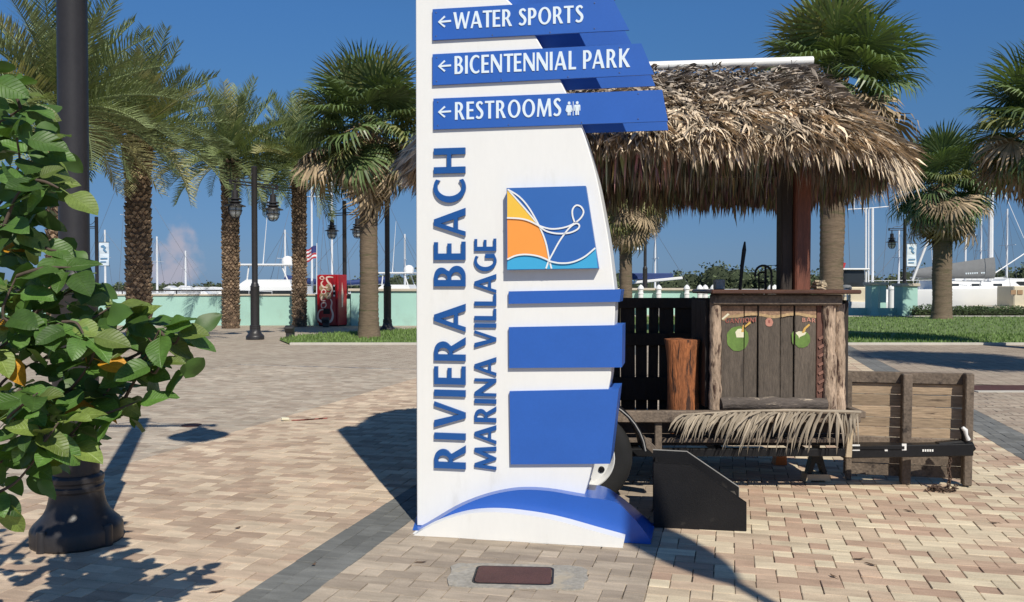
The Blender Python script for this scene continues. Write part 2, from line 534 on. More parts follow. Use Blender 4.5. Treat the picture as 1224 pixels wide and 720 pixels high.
    def mesh(s, name, inv=None, smooth=None):
        me = bpy.data.meshes.new(name)
        vs = s.v if inv is None else [tuple(inv @ Vector(p)) for p in s.v]
        me.from_pydata(vs, [], s.f)
        if any(t is not None for t in s.t):
            a = me.attributes.new('tint', 'FLOAT_COLOR', 'FACE')
            buf = []
            for t in s.t:
                t = (1, 1, 1) if t is None else ((t, t, t) if isinstance(t, (int, float)) else t)
                buf.extend((*t, 1))
            a.data.foreach_set('color', buf)
        me.update()
        if smooth is not None:
            bm = bmesh.new()
            bm.from_mesh(me)
            bmesh.ops.recalc_face_normals(bm, faces=bm.faces)
            bm.to_mesh(me)
            bm.free()
            me.polygons.foreach_set('use_smooth', [True] * len(me.polygons))
            me.set_sharp_from_angle(angle=rad(smooth))
        return me
    def build(s, name, m, parent=None, smooth=None, kind=None, label=None):
        fr = frame_of(parent) if parent is not None else Matrix()
        me = s.mesh(name, fr.inverted() if parent is not None else None, smooth)
        me.materials.append(m)
        o = bpy.data.objects.new(name, me)
        COL.objects.link(o)
        if parent is not None:
            o.parent = parent
        if kind:
            o['kind'] = kind
        if label:
            o['label'] = label
        return o
def thing(name, label, cat, loc, rz=0.0, group=None):
    o = bpy.data.objects.new(name, None)
    o.empty_display_size = .2
    COL.objects.link(o)
    o.location = loc
    o.rotation_euler = (0, 0, rz)
    FRAME[o.name] = Matrix.Translation(Vector(loc)) @ Matrix.Rotation(rz, 4, 'Z')
    o['label'] = label
    o['category'] = cat
    if group:
        o['group'] = group
    return o
def solo(mb, name, m, label, cat, group=None, smooth=None):    # a thing that is one mesh, origin at its base
    c = Vector((sum(p[0] for p in mb.v), sum(p[1] for p in mb.v), 0)) / max(1, len(mb.v))
    c.z = min(p[2] for p in mb.v)
    me = mb.mesh(name, Matrix.Translation(-c), smooth)
    me.materials.append(m)
    o = bpy.data.objects.new(name, me)
    o.location = c
    COL.objects.link(o)
    o['label'] = label
    o['category'] = cat
    if group:
        o['group'] = group
    return o
def copy_tree(o, parent=None):
    c = o.copy()
    COL.objects.link(c)
    c.parent = parent
    for ch in list(o.children):
        copy_tree(ch, c)
    return c
def structure(o):
    o['kind'] = 'structure'
    return o

# ------------------------------------------------------------------ letters: drawn outlines of a flared humanist alphabet
T_, t_ = .185, .125
def arc(cx, cy, rx, ry, a0, a1, n=12):
    return [(cx + rx * math.cos(rad(a0 + (a1 - a0) * i / n)), cy + ry * math.sin(rad(a0 + (a1 - a0) * i / n))) for i in range(n + 1)]
def ribbon(pts, ws):
    L, Rr = [], []
    for i, p in enumerate(pts):
        a, b = pts[max(i - 1, 0)], pts[min(i + 1, len(pts) - 1)]
        dx, dy = b[0] - a[0], b[1] - a[1]
        q = math.hypot(dx, dy) or 1
        w = (ws[i] if isinstance(ws, (list, tuple)) else ws) / 2
        L.append((p[0] - dy / q * w, p[1] + dx / q * w))
        Rr.append((p[0] + dy / q * w, p[1] - dx / q * w))
    return L + Rr[::-1]
def spline(pts, k=5):
    out = []
    for i in range(len(pts) - 1):
        p0, p1, p2, p3 = pts[max(i - 1, 0)], pts[i], pts[i + 1], pts[min(i + 2, len(pts) - 1)]
        for j in range(k):
            t = j / k
            out.append(tuple(.5 * (2 * p1[a] + (p2[a] - p0[a]) * t + (2 * p0[a] - 5 * p1[a] + 4 * p2[a] - p3[a]) * t * t
                                   + (3 * p1[a] - p0[a] - 3 * p2[a] + p3[a]) * t ** 3) for a in range(len(p1))))
    out.append(tuple(pts[-1]))
    return out
def g_S():
    c = [(.445, .83, .135), (.36, .925, .13), (.25, .94, .125), (.13, .87, .16), (.105, .745, .18), (.20, .61, .185),
         (.32, .50, .19), (.415, .385, .185), (.425, .24, .17), (.35, .105, .14), (.23, .062, .125), (.12, .08, .13), (.035, .15, .135)]
    p = spline(c, 4)
    return [ribbon([(a, b) for a, b, w in p], [w for a, b, w in p])]
GLY = {
 'I': (.19, [[(0, 0), (T_, 0), (T_, 1), (0, 1)]]),
 'L': (.50, [[(0, 0), (.49, 0), (.49, t_), (T_, t_), (T_, 1), (0, 1)]]),
 'E': (.52, [[(0, 0), (.52, 0), (.52, t_), (T_, t_), (T_, .45), (.47, .45), (.47, .57), (T_, .57), (T_, .88), (.51, .88), (.51, 1), (0, 1)]]),
 'H': (.72, [[(0, 0), (T_, 0), (T_, .45), (.535, .45), (.535, 0), (.72, 0), (.72, 1), (.535, 1), (.535, .575), (T_, .575), (T_, 1), (0, 1)]]),
 'T': (.64, [[(.23, 0), (.415, 0), (.415, .88), (.645, .88), (.645, 1), (0, 1), (0, .88), (.23, .88)]]),
 'V': (.74, [[(.28, 0), (.44, 0), (.74, 1), (.61, 1), (.385, .20), (.20, 1), (0, 1)]]),
 'Y': (.68, [[(.25, 0), (.43, 0), (.43, .40), (.68, 1), (.54, 1), (.36, .54), (.20, 1), (0, 1), (.25, .40)]]),
 'A': (.80, [[(0, 0), (.135, 0), (.20, .24), (.52, .24), (.595, 0), (.80, 0), (.485, 1), (.305, 1)], [(.235, .355), (.485, .355), (.37, .78)]]),
 'W': (1.16, [[(.23, 0), (.38, 0), (.575, .64), (.76, 0), (.90, 0), (1.16, 1), (1.03, 1), (.84, .27), (.66, .97), (.52, .97), (.335, .27), (.195, 1), (0, 1)]]),
 'M': (.98, [[(0, 0), (.125, 0), (.20, .64), (.42, 0), (.52, 0), (.76, .66), (.80, 0), (.985, 0), (.90, 1), (.73, 1), (.49, .31), (.25, 1), (.085, 1)]]),
 'N': (.75, [[(0, 0), (.13, 0), (.13, .70), (.60, 0), (.75, 0), (.75, 1), (.62, 1), (.62, .33), (.17, 1), (0, 1)]]),
 'K': (.70, [[(0, 0), (T_, 0), (T_, .46), (.49, 0), (.72, 0), (.345, .53), (.68, 1), (.52, 1), (T_, .57), (T_, 1), (0, 1)]]),
 'P': (.56, [[(0, 0), (T_, 0), (T_, .385), (.28, .385)] + arc(.28, .6925, .285, .3075, -90, 90) + [(0, 1)],
             [(T_, .50), (.24, .50)] + arc(.24, .69, .135, .19, -90, 90) + [(T_, .88)]]),
 'R': (.68, [[(0, 0), (T_, 0), (T_, .41), (.27, .41), (.47, 0), (.68, 0), (.42, .46)] + arc(.27, .72, .285, .28, -50, 90) + [(0, 1)],
             [(T_, .52), (.24, .52)] + arc(.24, .70, .13, .18, -90, 90) + [(T_, .88)]]),
 'B': (.60, [[(0, 0), (.28, 0)] + arc(.29, .275, .30, .275, -90, 62) + arc(.26, .765, .28, .235, -42, 90) + [(0, 1)],
             [(T_, .115), (.26, .115)] + arc(.26, .285, .145, .17, -90, 90) + [(T_, .455)],
             [(T_, .565), (.23, .565)] + arc(.23, .725, .13, .16, -90, 90) + [(T_, .885)]]),
 'O': (.86, [arc(.43, .5, .43, .515, 0, 345, 23), arc(.43, .5, .245, .40, 0, 345, 23)]),
 'C': (.68, [arc(.43, .5, .43, .515, 56, 304, 20) + arc(.46, .5, .275, .395, 310, 50, 18)]),
 'G': (.74, [arc(.43, .5, .43, .515, 58, 300, 20) + [(.735, .09), (.735, .50), (.55, .50)] + [(.55, .14)] + arc(.46, .5, .275, .395, 285, 54, 18)]),
 'S': (.50, g_S()),
}
def set_text(txt, gap=.13, space=.32):
    x, out = 0.0, []
    for i, ch in enumerate(txt):
        if ch == ' ':
            x += space
            continue
        w, cs = GLY[ch]
        out.append([[(p[0] + x, p[1]) for p in c] for c in cs])
        kern = gap
        nx = txt[i + 1] if i + 1 < len(txt) else ''
        if ch + nx in ('AV', 'VA', 'AT', 'WA', 'LA', 'RT', 'PA', 'AY', 'NY', 'RY', 'KY', 'TE', 'LV'):
            kern = gap * .35
        x += w + kern
    return out, x - gap

# ================================================================== GROUND
TH = rad(14.6)
LX, LY = math.sin(TH), math.cos(TH)          # along the pavers
CX, CY = math.cos(TH), -math.sin(TH)         # across them
def cl(c, l, z=0.0):
    return Vector((c * CX + l * LX, c * CY + l * LY, z))
def to_cl(x, y):
    return x * CX + y * CY, x * LX + y * LY
PW = .105
C0, C1, L0, L1 = -9.0, 6.0, 2.4, 14.0
ZI = [39, 64, 67, 82, 109, 113]               # paver columns where one stripe of the paving gives way to the next
ZC = [C0 + k * PW for k in ZI]
def zone(c):
    k = 0
    for z in ZC:
        if c > z:
            k += 1
    return k
ZCOL = [((.475, .41, .325), (.37, .30, .235)),         # far left: greyish
        ((.62, .50, .365), (.43, .315, .23)),         # tan
        ((.185, .187, .175), (.145, .147, .138)),      # grey band
        ((.44, .365, .28), (.325, .265, .205)),        # grey beige
        ((.66, .56, .395), (.455, .315, .225)),       # pinkish tan
        ((.20, .20, .19), (.16, .16, .15)),            # grey band
        ((.42, .35, .27), (.335, .265, .205))]
def paver_col(c):
    a, b = ZCOL[zone(c)]
    k = R()
    k = k * k * (3 - 2 * k)
    f = U(.9, 1.1)
    return tuple((a[i] * (1 - k) + b[i] * k) * f for i in range(3))

# far paving: same bond, drawn by the material past the laid pavers
def paving_mat():
    m, nt, b = new_mat('distant_paving')
    tc = N(nt, "ShaderNodeTexCoord")
    mp = N(nt, "ShaderNodeMapping", vector_type='POINT')
    mp.inputs['Rotation'].default_value = (0, 0, -(PI / 2 - TH))     # x = along the pavers, y = -across
    nt.links.new(tc.outputs['Object'], mp.inputs[0])
    sp = N(nt, "ShaderNodeSeparateXYZ")
    nt.links.new(mp.outputs[0], sp.inputs[0])
    ramp = N(nt, "ShaderNodeMath", operation='MULTIPLY')
    ramp.inputs[1].default_value = -1
    nt.links.new(sp.outputs[1], ramp.inputs[0])
    cA = cB = None
    for i, cols in enumerate(ZCOL):
        if i == 0:
            cA, cB = cols
            continue
        gt = N(nt, "ShaderNodeMath", operation='GREATER_THAN')
        gt.inputs[1].default_value = ZC[i - 1]
        nt.links.new(ramp.outputs[0], gt.inputs[0])
        res = []
        for prev, new in ((cA, cols[0]), (cB, cols[1])):
            mx = N(nt, "ShaderNodeMix", data_type='RGBA')
            nt.links.new(gt.outputs[0], mx.inputs['Factor'])
            if isinstance(prev, tuple):
                mx.inputs['A'].default_value = (*prev, 1)
            else:
                nt.links.new(prev, mx.inputs['A'])
            mx.inputs['B'].default_value = (*new, 1)
            res.append(mx.outputs['Result'])
        cA, cB = res
    br = N(nt, "ShaderNodeTexBrick")
    br.offset = .333
    br.offset_frequency = 1
    br.inputs['Scale'].default_value = 1
    br.inputs['Brick Width'].default_value = .21
    br.inputs['Row Height'].default_value = .105
    br.inputs['Mortar Size'].default_value = .003
    br.inputs['Mortar'].default_value = (.05, .042, .036, 1)
    mpb = N(nt, "ShaderNodeMapping", vector_type='POINT')
    mpb.inputs['Rotation'].default_value = (0, 0, TH)
    nt.links.new(tc.outputs['Object'], mpb.inputs[0])
    nt.links.new(mpb.outputs[0], br.inputs['Vector'])
    nt.links.new(cA, br.inputs['Color1'])
    nt.links.new(cB, br.inputs['Color2'])
    c = mulcol(nt, br.outputs['Color'], noise_val(nt, tc.outputs['Object'], .35, .86, 1.12))
    c = mulcol(nt, c, noise_val(nt, tc.outputs['Object'], 3.0, .88, 1.10))
    nt.links.new(c, b.inputs['Base Color'])
    b.inputs['Roughness'].default_value = .9
    b.inputs['Specular IOR Level'].default_value = .25
    return m
M['paving'] = paving_mat()
def paver_mat(name, mode):
    m, nt, b = new_mat(name)
    g = N(nt, "ShaderNodeNewGeometry")
    if mode == 'obj':
        oi = N(nt, "ShaderNodeObjectInfo")
        c = oi.outputs['Color']
    else:
        c = N(nt, "ShaderNodeAttribute", attribute_name='tint').outputs['Color']
    # streaky two-tone blend inside each paver, running across it, then grime
    mp = N(nt, "ShaderNodeMapping")
    mp.inputs['Rotation'].default_value = (0, 0, -(PI / 2 - TH))
    nt.links.new(g.outputs['Position'], mp.inputs[0])
    st = N(nt, "ShaderNodeMapping")
    st.inputs['Scale'].default_value = (2.2, .45, 1)
    nt.links.new(mp.outputs[0], st.inputs[0])
    c = mulcol(nt, c, noise_val(nt, st.outputs[0], 8, .80, 1.20, 4))
    c = mulcol(nt, c, noise_val(nt, g.outputs['Position'], .9, .86, 1.10, 3))
    c = mulcol(nt, c, noise_val(nt, g.outputs['Position'], 160, .86, 1.14, 3))
    # scattered dark spots
    n = N(nt, "ShaderNodeTexNoise")
    n.inputs['Scale'].default_value = 19
    n.inputs['Detail'].default_value = 3
    nt.links.new(g.outputs['Position'], n.inputs['Vector'])
    r = N(nt, "ShaderNodeMapRange", interpolation_type='SMOOTHSTEP')
    r.inputs[1].default_value = .72
    r.inputs[2].default_value = .78
    r.inputs[3].default_value = 1
    r.inputs[4].default_value = .45
    nt.links.new(n.outputs[0], r.inputs[0])
    c = mulcol(nt, c, r.outputs[0])
    nt.links.new(c, b.inputs['Base Color'])
    b.inputs['Roughness'].default_value = .88
    b.inputs['Specular IOR Level'].default_value = .25
    n2 = N(nt, "ShaderNodeTexNoise")
    n2.inputs['Scale'].default_value = 120
    n2.inputs['Detail'].default_value = 4
    nt.links.new(g.outputs['Position'], n2.inputs['Vector'])
    bp = N(nt, "ShaderNodeBump")
    bp.inputs['Strength'].default_value = .25
    bp.inputs['Distance'].default_value = .004
    nt.links.new(n2.outputs[0], bp.inputs['Height'])
    nt.links.new(bp.outputs[0], b.inputs['Normal'])
    return m
M['paver_obj'] = paver_mat('paver_single', 'obj')
M['paver_field'] = paver_mat('paver_field', 'tint')
M['joint_sand'] = mat('joint_sand', (.035, .028, .022), .95, .3, 20, dirt=(.30, .24, .17), dscale=7, dlo=.46, dhi=.60)

plaza = MB()
far = 60.0
def quad(mb, c0, c1, l0, l1, z):
    mb.add([cl(c0, l0, z), cl(c1, l0, z), cl(c1, l1, z), cl(c0, l1, z)], [(0, 1, 2, 3)])
quad(plaza, -far, C0, -14, far, 0)
quad(plaza, C1, far, -14, far, 0)
quad(plaza, C0, C1, -14, L0, 0)
quad(plaza, C0, C1, L1, far, 0)
# clip the sheet at the quay edge: left part ends at Y 31.2, right part at Y 43.2
bm = bmesh.new()
tmp = plaza.mesh('plaza')
bm.from_mesh(tmp)
bmesh.ops.bisect_plane(bm, geom=bm.verts[:] + bm.edges[:] + bm.faces[:], plane_co=(0, 43.2, 0), plane_no=(0, 1, 0), clear_outer=True)
bmesh.ops.bisect_plane(bm, geom=bm.verts[:] + bm.edges[:] + bm.faces[:], plane_co=(-3.0, 0, 0), plane_no=(1, 0, 0))
bmesh.ops.bisect_plane(bm, geom=bm.verts[:] + bm.edges[:] + bm.faces[:], plane_co=(0, 31.2, 0), plane_no=(0, 1, 0))
kill = [f for f in bm.faces if f.calc_center_median().x < -3.0 and f.calc_center_median().y > 31.2]
bmesh.ops.delete(bm, geom=kill, context='FACES')
bm.to_mesh(tmp)
bm.free()
tmp.materials.append(M['paving'])
ground_o = bpy.data.objects.new('plaza_ground', tmp)
COL.objects.link(ground_o)
structure(ground_o)
bed = MB()
quad(bed, C0, C1, L0, L1, -.008)
bedo = bed.build('paver_bed', M['joint_sand'], ground_o)

# utility cover in the paving in front of the sign
ca, cb, cc_, cd = ground(561, 696), ground(572, 680.5), ground(667, 683), ground(657, 698)
cov_c = (ca + cb + cc_ + cd) / 4
cov_x = ((cd - ca) + (cc_ - cb)).normalized()
cov_y = Vector((-cov_x.y, cov_x.x, 0))
COVW, COVD = ((cd - ca).length + (cc_ - cb).length) / 2, .265
def in_cover(p, m=.0):
    d = p - cov_c
    return abs(d.dot(cov_x)) < COVW / 2 + m and abs(d.dot(cov_y)) < COVD / 2 + m

pv = []
nrow, ncol = int((L1 - L0) / PW), int((C1 - C0) / PW)
band = lambda k: ZI[1] <= k < ZI[2] or ZI[4] <= k < ZI[5]
for r_ in range(nrow):
    l = L0 + (r_ + .5) * PW
    k = -3 + r_ % 3
    while k < ncol:
        for k0, n_ in ((k, 2), (k + 2, 1)):
            a_, b__ = max(0, k0), min(ncol, k0 + n_)
            if b__ <= a_:
                continue
            if n_ == 2 and (k0 + 1) in ZI:          # cut at the edge of a stripe
                for q_ in (k0, k0 + 1):
                    if 0 <= q_ < ncol and not band(q_):
                        pv.append((C0 + (q_ + .5) * PW, l, PW, 0))
            elif not band(a_):
                pv.append((C0 + (a_ + b__) / 2 * PW, l, (b__ - a_) * PW, 0))
        k += 3
for k in range(ncol):                                # grey bands: long way along the band
    if band(k):
        l = L0 + (k % 2) * PW
        while l < L1:
            pv.append((C0 + (k + .5) * PW, l + PW, 2 * PW, 1))
            l += 2 * PW
keep = []
for (c, l, ln, al) in pv:
    p = cl(c, l)
    d = p - EYE
    px = 612 + FP * p.x / p.y
    py = 341 + FP * CAMH / p.y
    inside = -10 < px < 1234 and py < 726
    keep.append((c, l, ln, inside, p.y, al))
order = sorted([k for k in keep if k[3]], key=lambda k: k[4])
# the sign's foot, the black steps and the lamp base hide some of the nearest ones
def hidden(c, l):
    p = cl(c, l)
    px, py = 612 + FP * p.x / p.y, 341 + FP * CAMH / p.y
    return in_cover(p, .08) or (500 < px < 740 and py < 642) or (785 < px < 885 and py < 630) or (45 < px < 140 and py < 665)
single = set((k[0], k[1]) for k in [k for k in order if not hidden(k[0], k[1])][:298])
def paver_verts(w, ln, b=.004, jit=0.0):
    hw, hl = w / 2 - .0021, ln / 2 - .0010
    top = [(-hw + b, -hl + b * .6), (hw - b, -hl + b * .6), (hw - b, hl - b * .6), (-hw + b, hl - b * .6)]
    low = [(-hw, -hl), (hw, -hl), (hw, hl), (-hw, hl)]
    j = lambda: U(-jit, jit)
    vs = [(x + j(), y + j(), 0.0) for x, y in top] + [(x + j(), y + j(), -.003) for x, y in low] + [(x, y, -.03) for x, y in low]
    fs = [(0, 1, 2, 3)]
    for a in (0, 4):
        for k in range(4):
            k2 = (k + 1) % 4
            fs.append((a + 4 + k, a + 4 + k2, a + k2, a + k))
    return vs, fs
pav_meshes = {1: [], 2: []}
for n_ in (1, 2):
    for k in range(5):
        mb = MB()
        mb.add(*paver_verts(PW * n_, PW, .0030, .0012))
        me = mb.mesh('paver')
        me.materials.append(M['paver_obj'])
        pav_meshes[n_].append(me)
field = MB()
first = None
for (c, l, ln, inside, y, al) in keep:
    col = paver_col(c)
    p = cl(c + U(-.0016, .0016), l + U(-.001, .001), U(-.003, .0014))
    tx, ty = U(-.010, .010), U(-.010, .010)
    if (c, l) in single:
        o = bpy.data.objects.new('paver', random.choice(pav_meshes[2 if ln > .15 else 1]))
        o.location = p
        o.rotation_euler = (tx, ty, -TH + U(-.008, .008) + al * PI / 2)
        o.color = (*col, 1)
        COL.objects.link(o)
        o.parent = ground_o
    else:
        vs, fs = paver_verts(ln, PW, .0030, .0009)
        rot = Euler((tx, ty, -TH + U(-.008, .008) + al * PI / 2)).to_matrix()
        field.add([p + rot @ Vector(v) for v in vs], fs, col)
fo = field.build('paver_field', M['paver_field'], ground_o, kind='stuff')

# concrete collar and rusty lid
cov = thing('utility_cover', 'rusty rectangular cover set in a concrete collar before the sign', 'cover', (cov_c.x, cov_c.y, 0))
def cloc(x, y, z):
    return cov_c + cov_x * x + cov_y * y + Vector((0, 0, z))
def rrect(w, d, r, n=5):
    out = []
    for (sx, sy, a) in ((1, -1, -90), (1, 1, 0), (-1, 1, 90), (-1, -1, 180)):
        out += [(sx * (w / 2 - r) + r * math.cos(rad(a + 90 * i / n)), sy * (d / 2 - r) + r * math.sin(rad(a + 90 * i / n))) for i in range(n + 1)]
    return out
mb = MB()
outer = [(x + U(-.012, .012), y + U(-.01, .01)) for x, y in spline([(-.325, -.165), (-.1, -.18), (.2, -.172), (.345, -.165), (.372, -.02), (.35, .15), (.1, .172), (-.2, .168), (-.32, .16), (-.335, .02), (-.325, -.165)], 3)[:-1]]
mb.prism([outer, rrect(COVW, COVD, .035)], lambda x, y: cloc(x, y, .006), lambda x, y: cloc(x, y, -.03))
mb.build('collar', M['collar'], cov)
mb = MB()
mb.prism([rrect(COVW - .001, COVD - .001, .034), rrect(COVW - .018, COVD - .018, .03)], lambda x, y: cloc(x, y, .0085), lambda x, y: cloc(x, y, -.02))
mb.build('lid_frame', M['black_metal'], cov)
mb = MB()
mb.prism([rrect(COVW - .026, COVD - .026, .028)], lambda x, y: cloc(x, y, .010), lambda x, y: cloc(x, y, -.03))
mb.build('lid', M['rust_cover'], cov)

# small round cover left, trench drain right
p = ground(229, 508.5)
mb = MB()
mb.lathe([(.105, -.02), (.105, .004), (.095, .007)], (p.x, p.y, 0), 20)
solo(mb, 'drain_cover', M['rust_cover'], 'small round brown drain cover in the paving left of the sign', 'cover')
a, b = ground(1150, 465), ground(1300, 465)
dr = thing('trench_drain', 'long dark red trench grate in the paving right of the wooden panel', 'drain', (a.x, a.y, 0))
MB().box(((a.x + b.x) / 2, a.y + .03, .008), (b.x - a.x, .62, .012)).build('grate', M['rust_cover'], dr)
MB().box(((a.x + b.x) / 2, a.y - .36, .008), (b.x - a.x, .13, .014)).build('kerb_edge', M['kerb'], dr)
# red mark and litter
mb = MB()
for k in range(7):
    q = ground(352 + k * 5.2, 502.5 - k * .35, .0045)
    mb.add([q + Vector((U(-.05, 0), -.02 - R() * .03, 0)), q + Vector((.07, -.012, 0)), q + Vector((.075, .03 + R() * .05, 0)), q + Vector((-.03, .03, 0))], [(0, 1, 2, 3)])
solo(mb, 'paint_mark', M['chalk_red'], 'faint red paint smear on the tan paving left of the sign', 'mark')
q = ground(341, 503)
mb = MB().box((q.x, q.y, .02), (.085, .04, .025), (0.2, .1, .5), .004)
solo(mb, 'paper_scrap', M['cream_paint'], 'crumpled white scrap beside the red smear on the paving', 'litter')
leaf_spots = [(1188, 626, 'near the right picture edge'), (1043, 676, 'on the open paving front right'), (1028, 669, 'just left of another curled dead leaf'),
              (996, 690, 'nearest the bottom edge at right'), (375, 676, 'on the grey paver band'), (505, 673, 'by the left end of the sign foot'),
              (262, 708, 'on the tan paving at the bottom left'), (655, 498, 'hidden'), (284, 632, 'halfway between lamp post and sign'), (448, 474, 'on the far paving left of the sign'),
              (1150, 573, 'under the wooden panel end'), (1088, 612, 'in front of the wooden panel')]
for (px, py, w) in leaf_spots:
    if w == 'hidden':
        continue
    q = ground(px, py)
    mb = MB()
    a0 = U(0, 6.28)
    dx, dy = Vector((math.cos(a0), math.sin(a0), 0)), Vector((-math.sin(a0), math.cos(a0), 0))
    s = U(.02, .034)
    mb.add([q + dx * s + Vector((0, 0, .012)), q + dy * s * .45 + Vector((0, 0, .004)), q - dx * s + Vector((0, 0, .010)), q - dy * s * .45 + Vector((0, 0, .006)), q - dx * s * 1.7 + Vector((0, 0, .004))],
           [(0, 1, 3), (1, 2, 3), (2, 4, 3)])
    solo(mb, 'dead_leaf', M['debris'], 'small curled brown leaf ' + w, 'leaf', 'dead leaves on the paving')

# lawns with kerbs
def lawn(name, pts, nbl, seed):
    mb = MB()
    mb.add([Vector((x, y, .03)) for x, y in pts], [tuple(range(len(pts)))])
    o = mb.build(name, M['grass'])
    structure(o)
    return o
lx0, lx1 = -5.6, 9.2
lawnL = [(-5.55, 20.9), (-2.2, 20.9), (-2.2, 28.2), (-4.2, 27.4), (-6.2, 24.6), (-6.3, 22.6)]
lawn('left_lawn', lawnL, 0, 0)
lawnR = [(3.0, 20.9), (40, 20.9), (40, 38.9), (3.0, 38.9)]
lawn('right_lawn', lawnR, 0, 0)
def inside_poly(x, y, poly):
    r, n = False, len(poly)
    for i in range(n):
        x1, y1 = poly[i]
        x2, y2 = poly[(i + 1) % n]
        if (y1 > y) != (y2 > y) and x < (x2 - x1) * (y - y1) / (y2 - y1) + x1:
            r = not r
    return r
gr = MB()
for poly, x0, x1, y0, y1, n in ((lawnL, -6.4, -2.1, 20.9, 28.3, 5200), (lawnR, 5, 24, 20.9, 25, 11000), (lawnR, 5, 26, 25, 38.9, 11000)):
    for k in range(n):
        x, y = U(x0, x1), U(y0, y1)
        if not inside_poly(x, y, poly):
            continue
        h, w, a = U(.04, .10), U(.012, .022), U(0, PI)
        d = Vector((math.cos(a) * w, math.sin(a) * w, 0))
        tip = Vector((U(-.04, .04), U(-.04, .04), h))
        b0 = Vector((x, y, .028))
        gr.add([b0 - d, b0 + d, b0 + tip], [(0, 1, 2)])
go = gr.build('lawn_grass', M['blade'], kind='stuff')
kb = MB()
kb.box((-3.87, 20.86, .03), (3.34, .12, .07), bev=.01)
structure(kb.build('lawn_kerb', M['kerb']))
kb = MB()
kb.box((21.5, 20.86, .03), (37, .12, .07), bev=.01)
structure(kb.build('lawn_kerb', M['kerb']))
kb = MB()
kb.box((21.5, 39.1, .02), (37, .3, .10))
structure(kb.build('lawn_kerb', M['kerb']))
# water and the ground the far shore stands on
wm, wnt, wb = new_mat('marina_water')
wb.inputs['Base Color'].default_value = (.02, .05, .07, 1)
wb.inputs['Roughness'].default_value = .12
n = N(wnt, "ShaderNodeTexNoise")
n.inputs['Scale'].default_value = 1.2
tcw = N(wnt, "ShaderNodeTexCoord")
wnt.links.new(tcw.outputs['Object'], n.inputs['Vector'])
bp = N(wnt, "ShaderNodeBump")
bp.inputs['Strength'].default_value = .5
bp.inputs['Distance'].default_value = .1
wnt.links.new(n.outputs[0], bp.inputs['Height'])
wnt.links.new(bp.outputs[0], wb.inputs['Normal'])
mb = MB().add([(-2500, -200, -.9), (2500, -200, -.9), (2500, 4000, -.9), (-2500, 4000, -.9)], [(0, 1, 2, 3)])
structure(mb.build('marina_water', wm))

# ================================================================== THE SIGN
SA = rad(11)
SP0 = Vector((-.594, 5.19, 0))
SXV = Vector((math.cos(SA), -math.sin(SA), 0))
SYV = Vector((math.sin(SA), math.cos(SA), 0))
def S(px, py, off=0.0):                       # (along, height) on the plane `off` metres in front of the board
    d = ray(px, py)
    t = (-off - (EYE - SP0).dot(SYV)) / d.dot(SYV)
    p = EYE + d * t
    return ((p - SP0).dot(SXV), p.z)
def SW(x, z, y):
    return SP0 + SXV * x + SYV * y + Vector((0, 0, z))
sign = thing('marina_sign', 'tall white sail-shaped direction sign with blue boards and wave foot', 'sign', SP0, -SA)
def sprism(cont, y0, y1, name, m, parent=sign, smooth=None, **kw):
    mb = MB()
    mb.prism(cont if isinstance(cont[0][0], (tuple, list)) else [cont], lambda x, z: SW(x, z, y0), lambda x, z: SW(x, z, y1))
    return mb.build(name, m, parent, smooth, **kw)
BD = .27                                       # body depth
edge = [S(*p) for p in ((612, 5), (648, 57), (677, 111), (695, 152), (706, 186), (714, 216), (721, 251), (728, 291), (733, 331), (735.3, 355), (734.4, 388), (731, 440), (727, 467), (708, 557), (697, 598), (690, 628))]
edge = spline([(-.0 + .03, 3.66)] + [(.18, 3.60)] + edge, 3)
body = [(0, 0.0), (0, 3.66)] + edge + [(edge[-1][0], 0.0)]
mb = MB()
mb.prism([body], lambda x, z: SW(x, z, 0), lambda x, z: SW(x, z, BD))
pan = mb.build('sail_board', M['white'], sign, 30)
bv = pan.modifiers.new('bevel', 'BEVEL')
bv.width = .006
bv.segments = 2
bv.limit_method = 'ANGLE'
bv.angle_limit = rad(50)
BT = .016
def board(px4, name):
    q = [S(*p, off=BT) for p in px4]
    sprism(q, -BT, -.001, name, M['blue'])
    # the same board on the far face
    sprism(q, BD + .001, BD + BT, 'rear_board', M['blue'])
    return q
b4 = board([(517, -43), (517, -6), (731, -19.5), (712, -57)], 'direction_board')
b1 = board([(517, 11.2), (517, 48.2), (752, 36), (733, -1.2)], 'direction_board')
b2 = board([(517, 65), (517, 102), (782, 89), (766.5, 52)], 'direction_board')
b3 = board([(518, 118), (518, 155), (798.5, 145), (791.5, 107.5)], 'direction_board')
for bq_ in (b1, b2, b3):
    (xa, za), (xb, zb), (xc, zc2), (xd, zd) = bq_
    for fx_, fz_ in ((.02, .12), (.02, .88), (.34, .06), (.66, .05), (.90, .10), (.90, .90)):
        x_ = xa + (xd - xa) * fx_
        z_ = (zb + (zc2 - zb) * fx_) * (1 - fz_) + (za + (zd - za) * fx_) * fz_
        MB().lathe([(.0042, 0), (.0042, .0015), (.002, .0025)], SW(x_, z_, -BT), 8, -SYV).build('screw', M['screw'], sign)
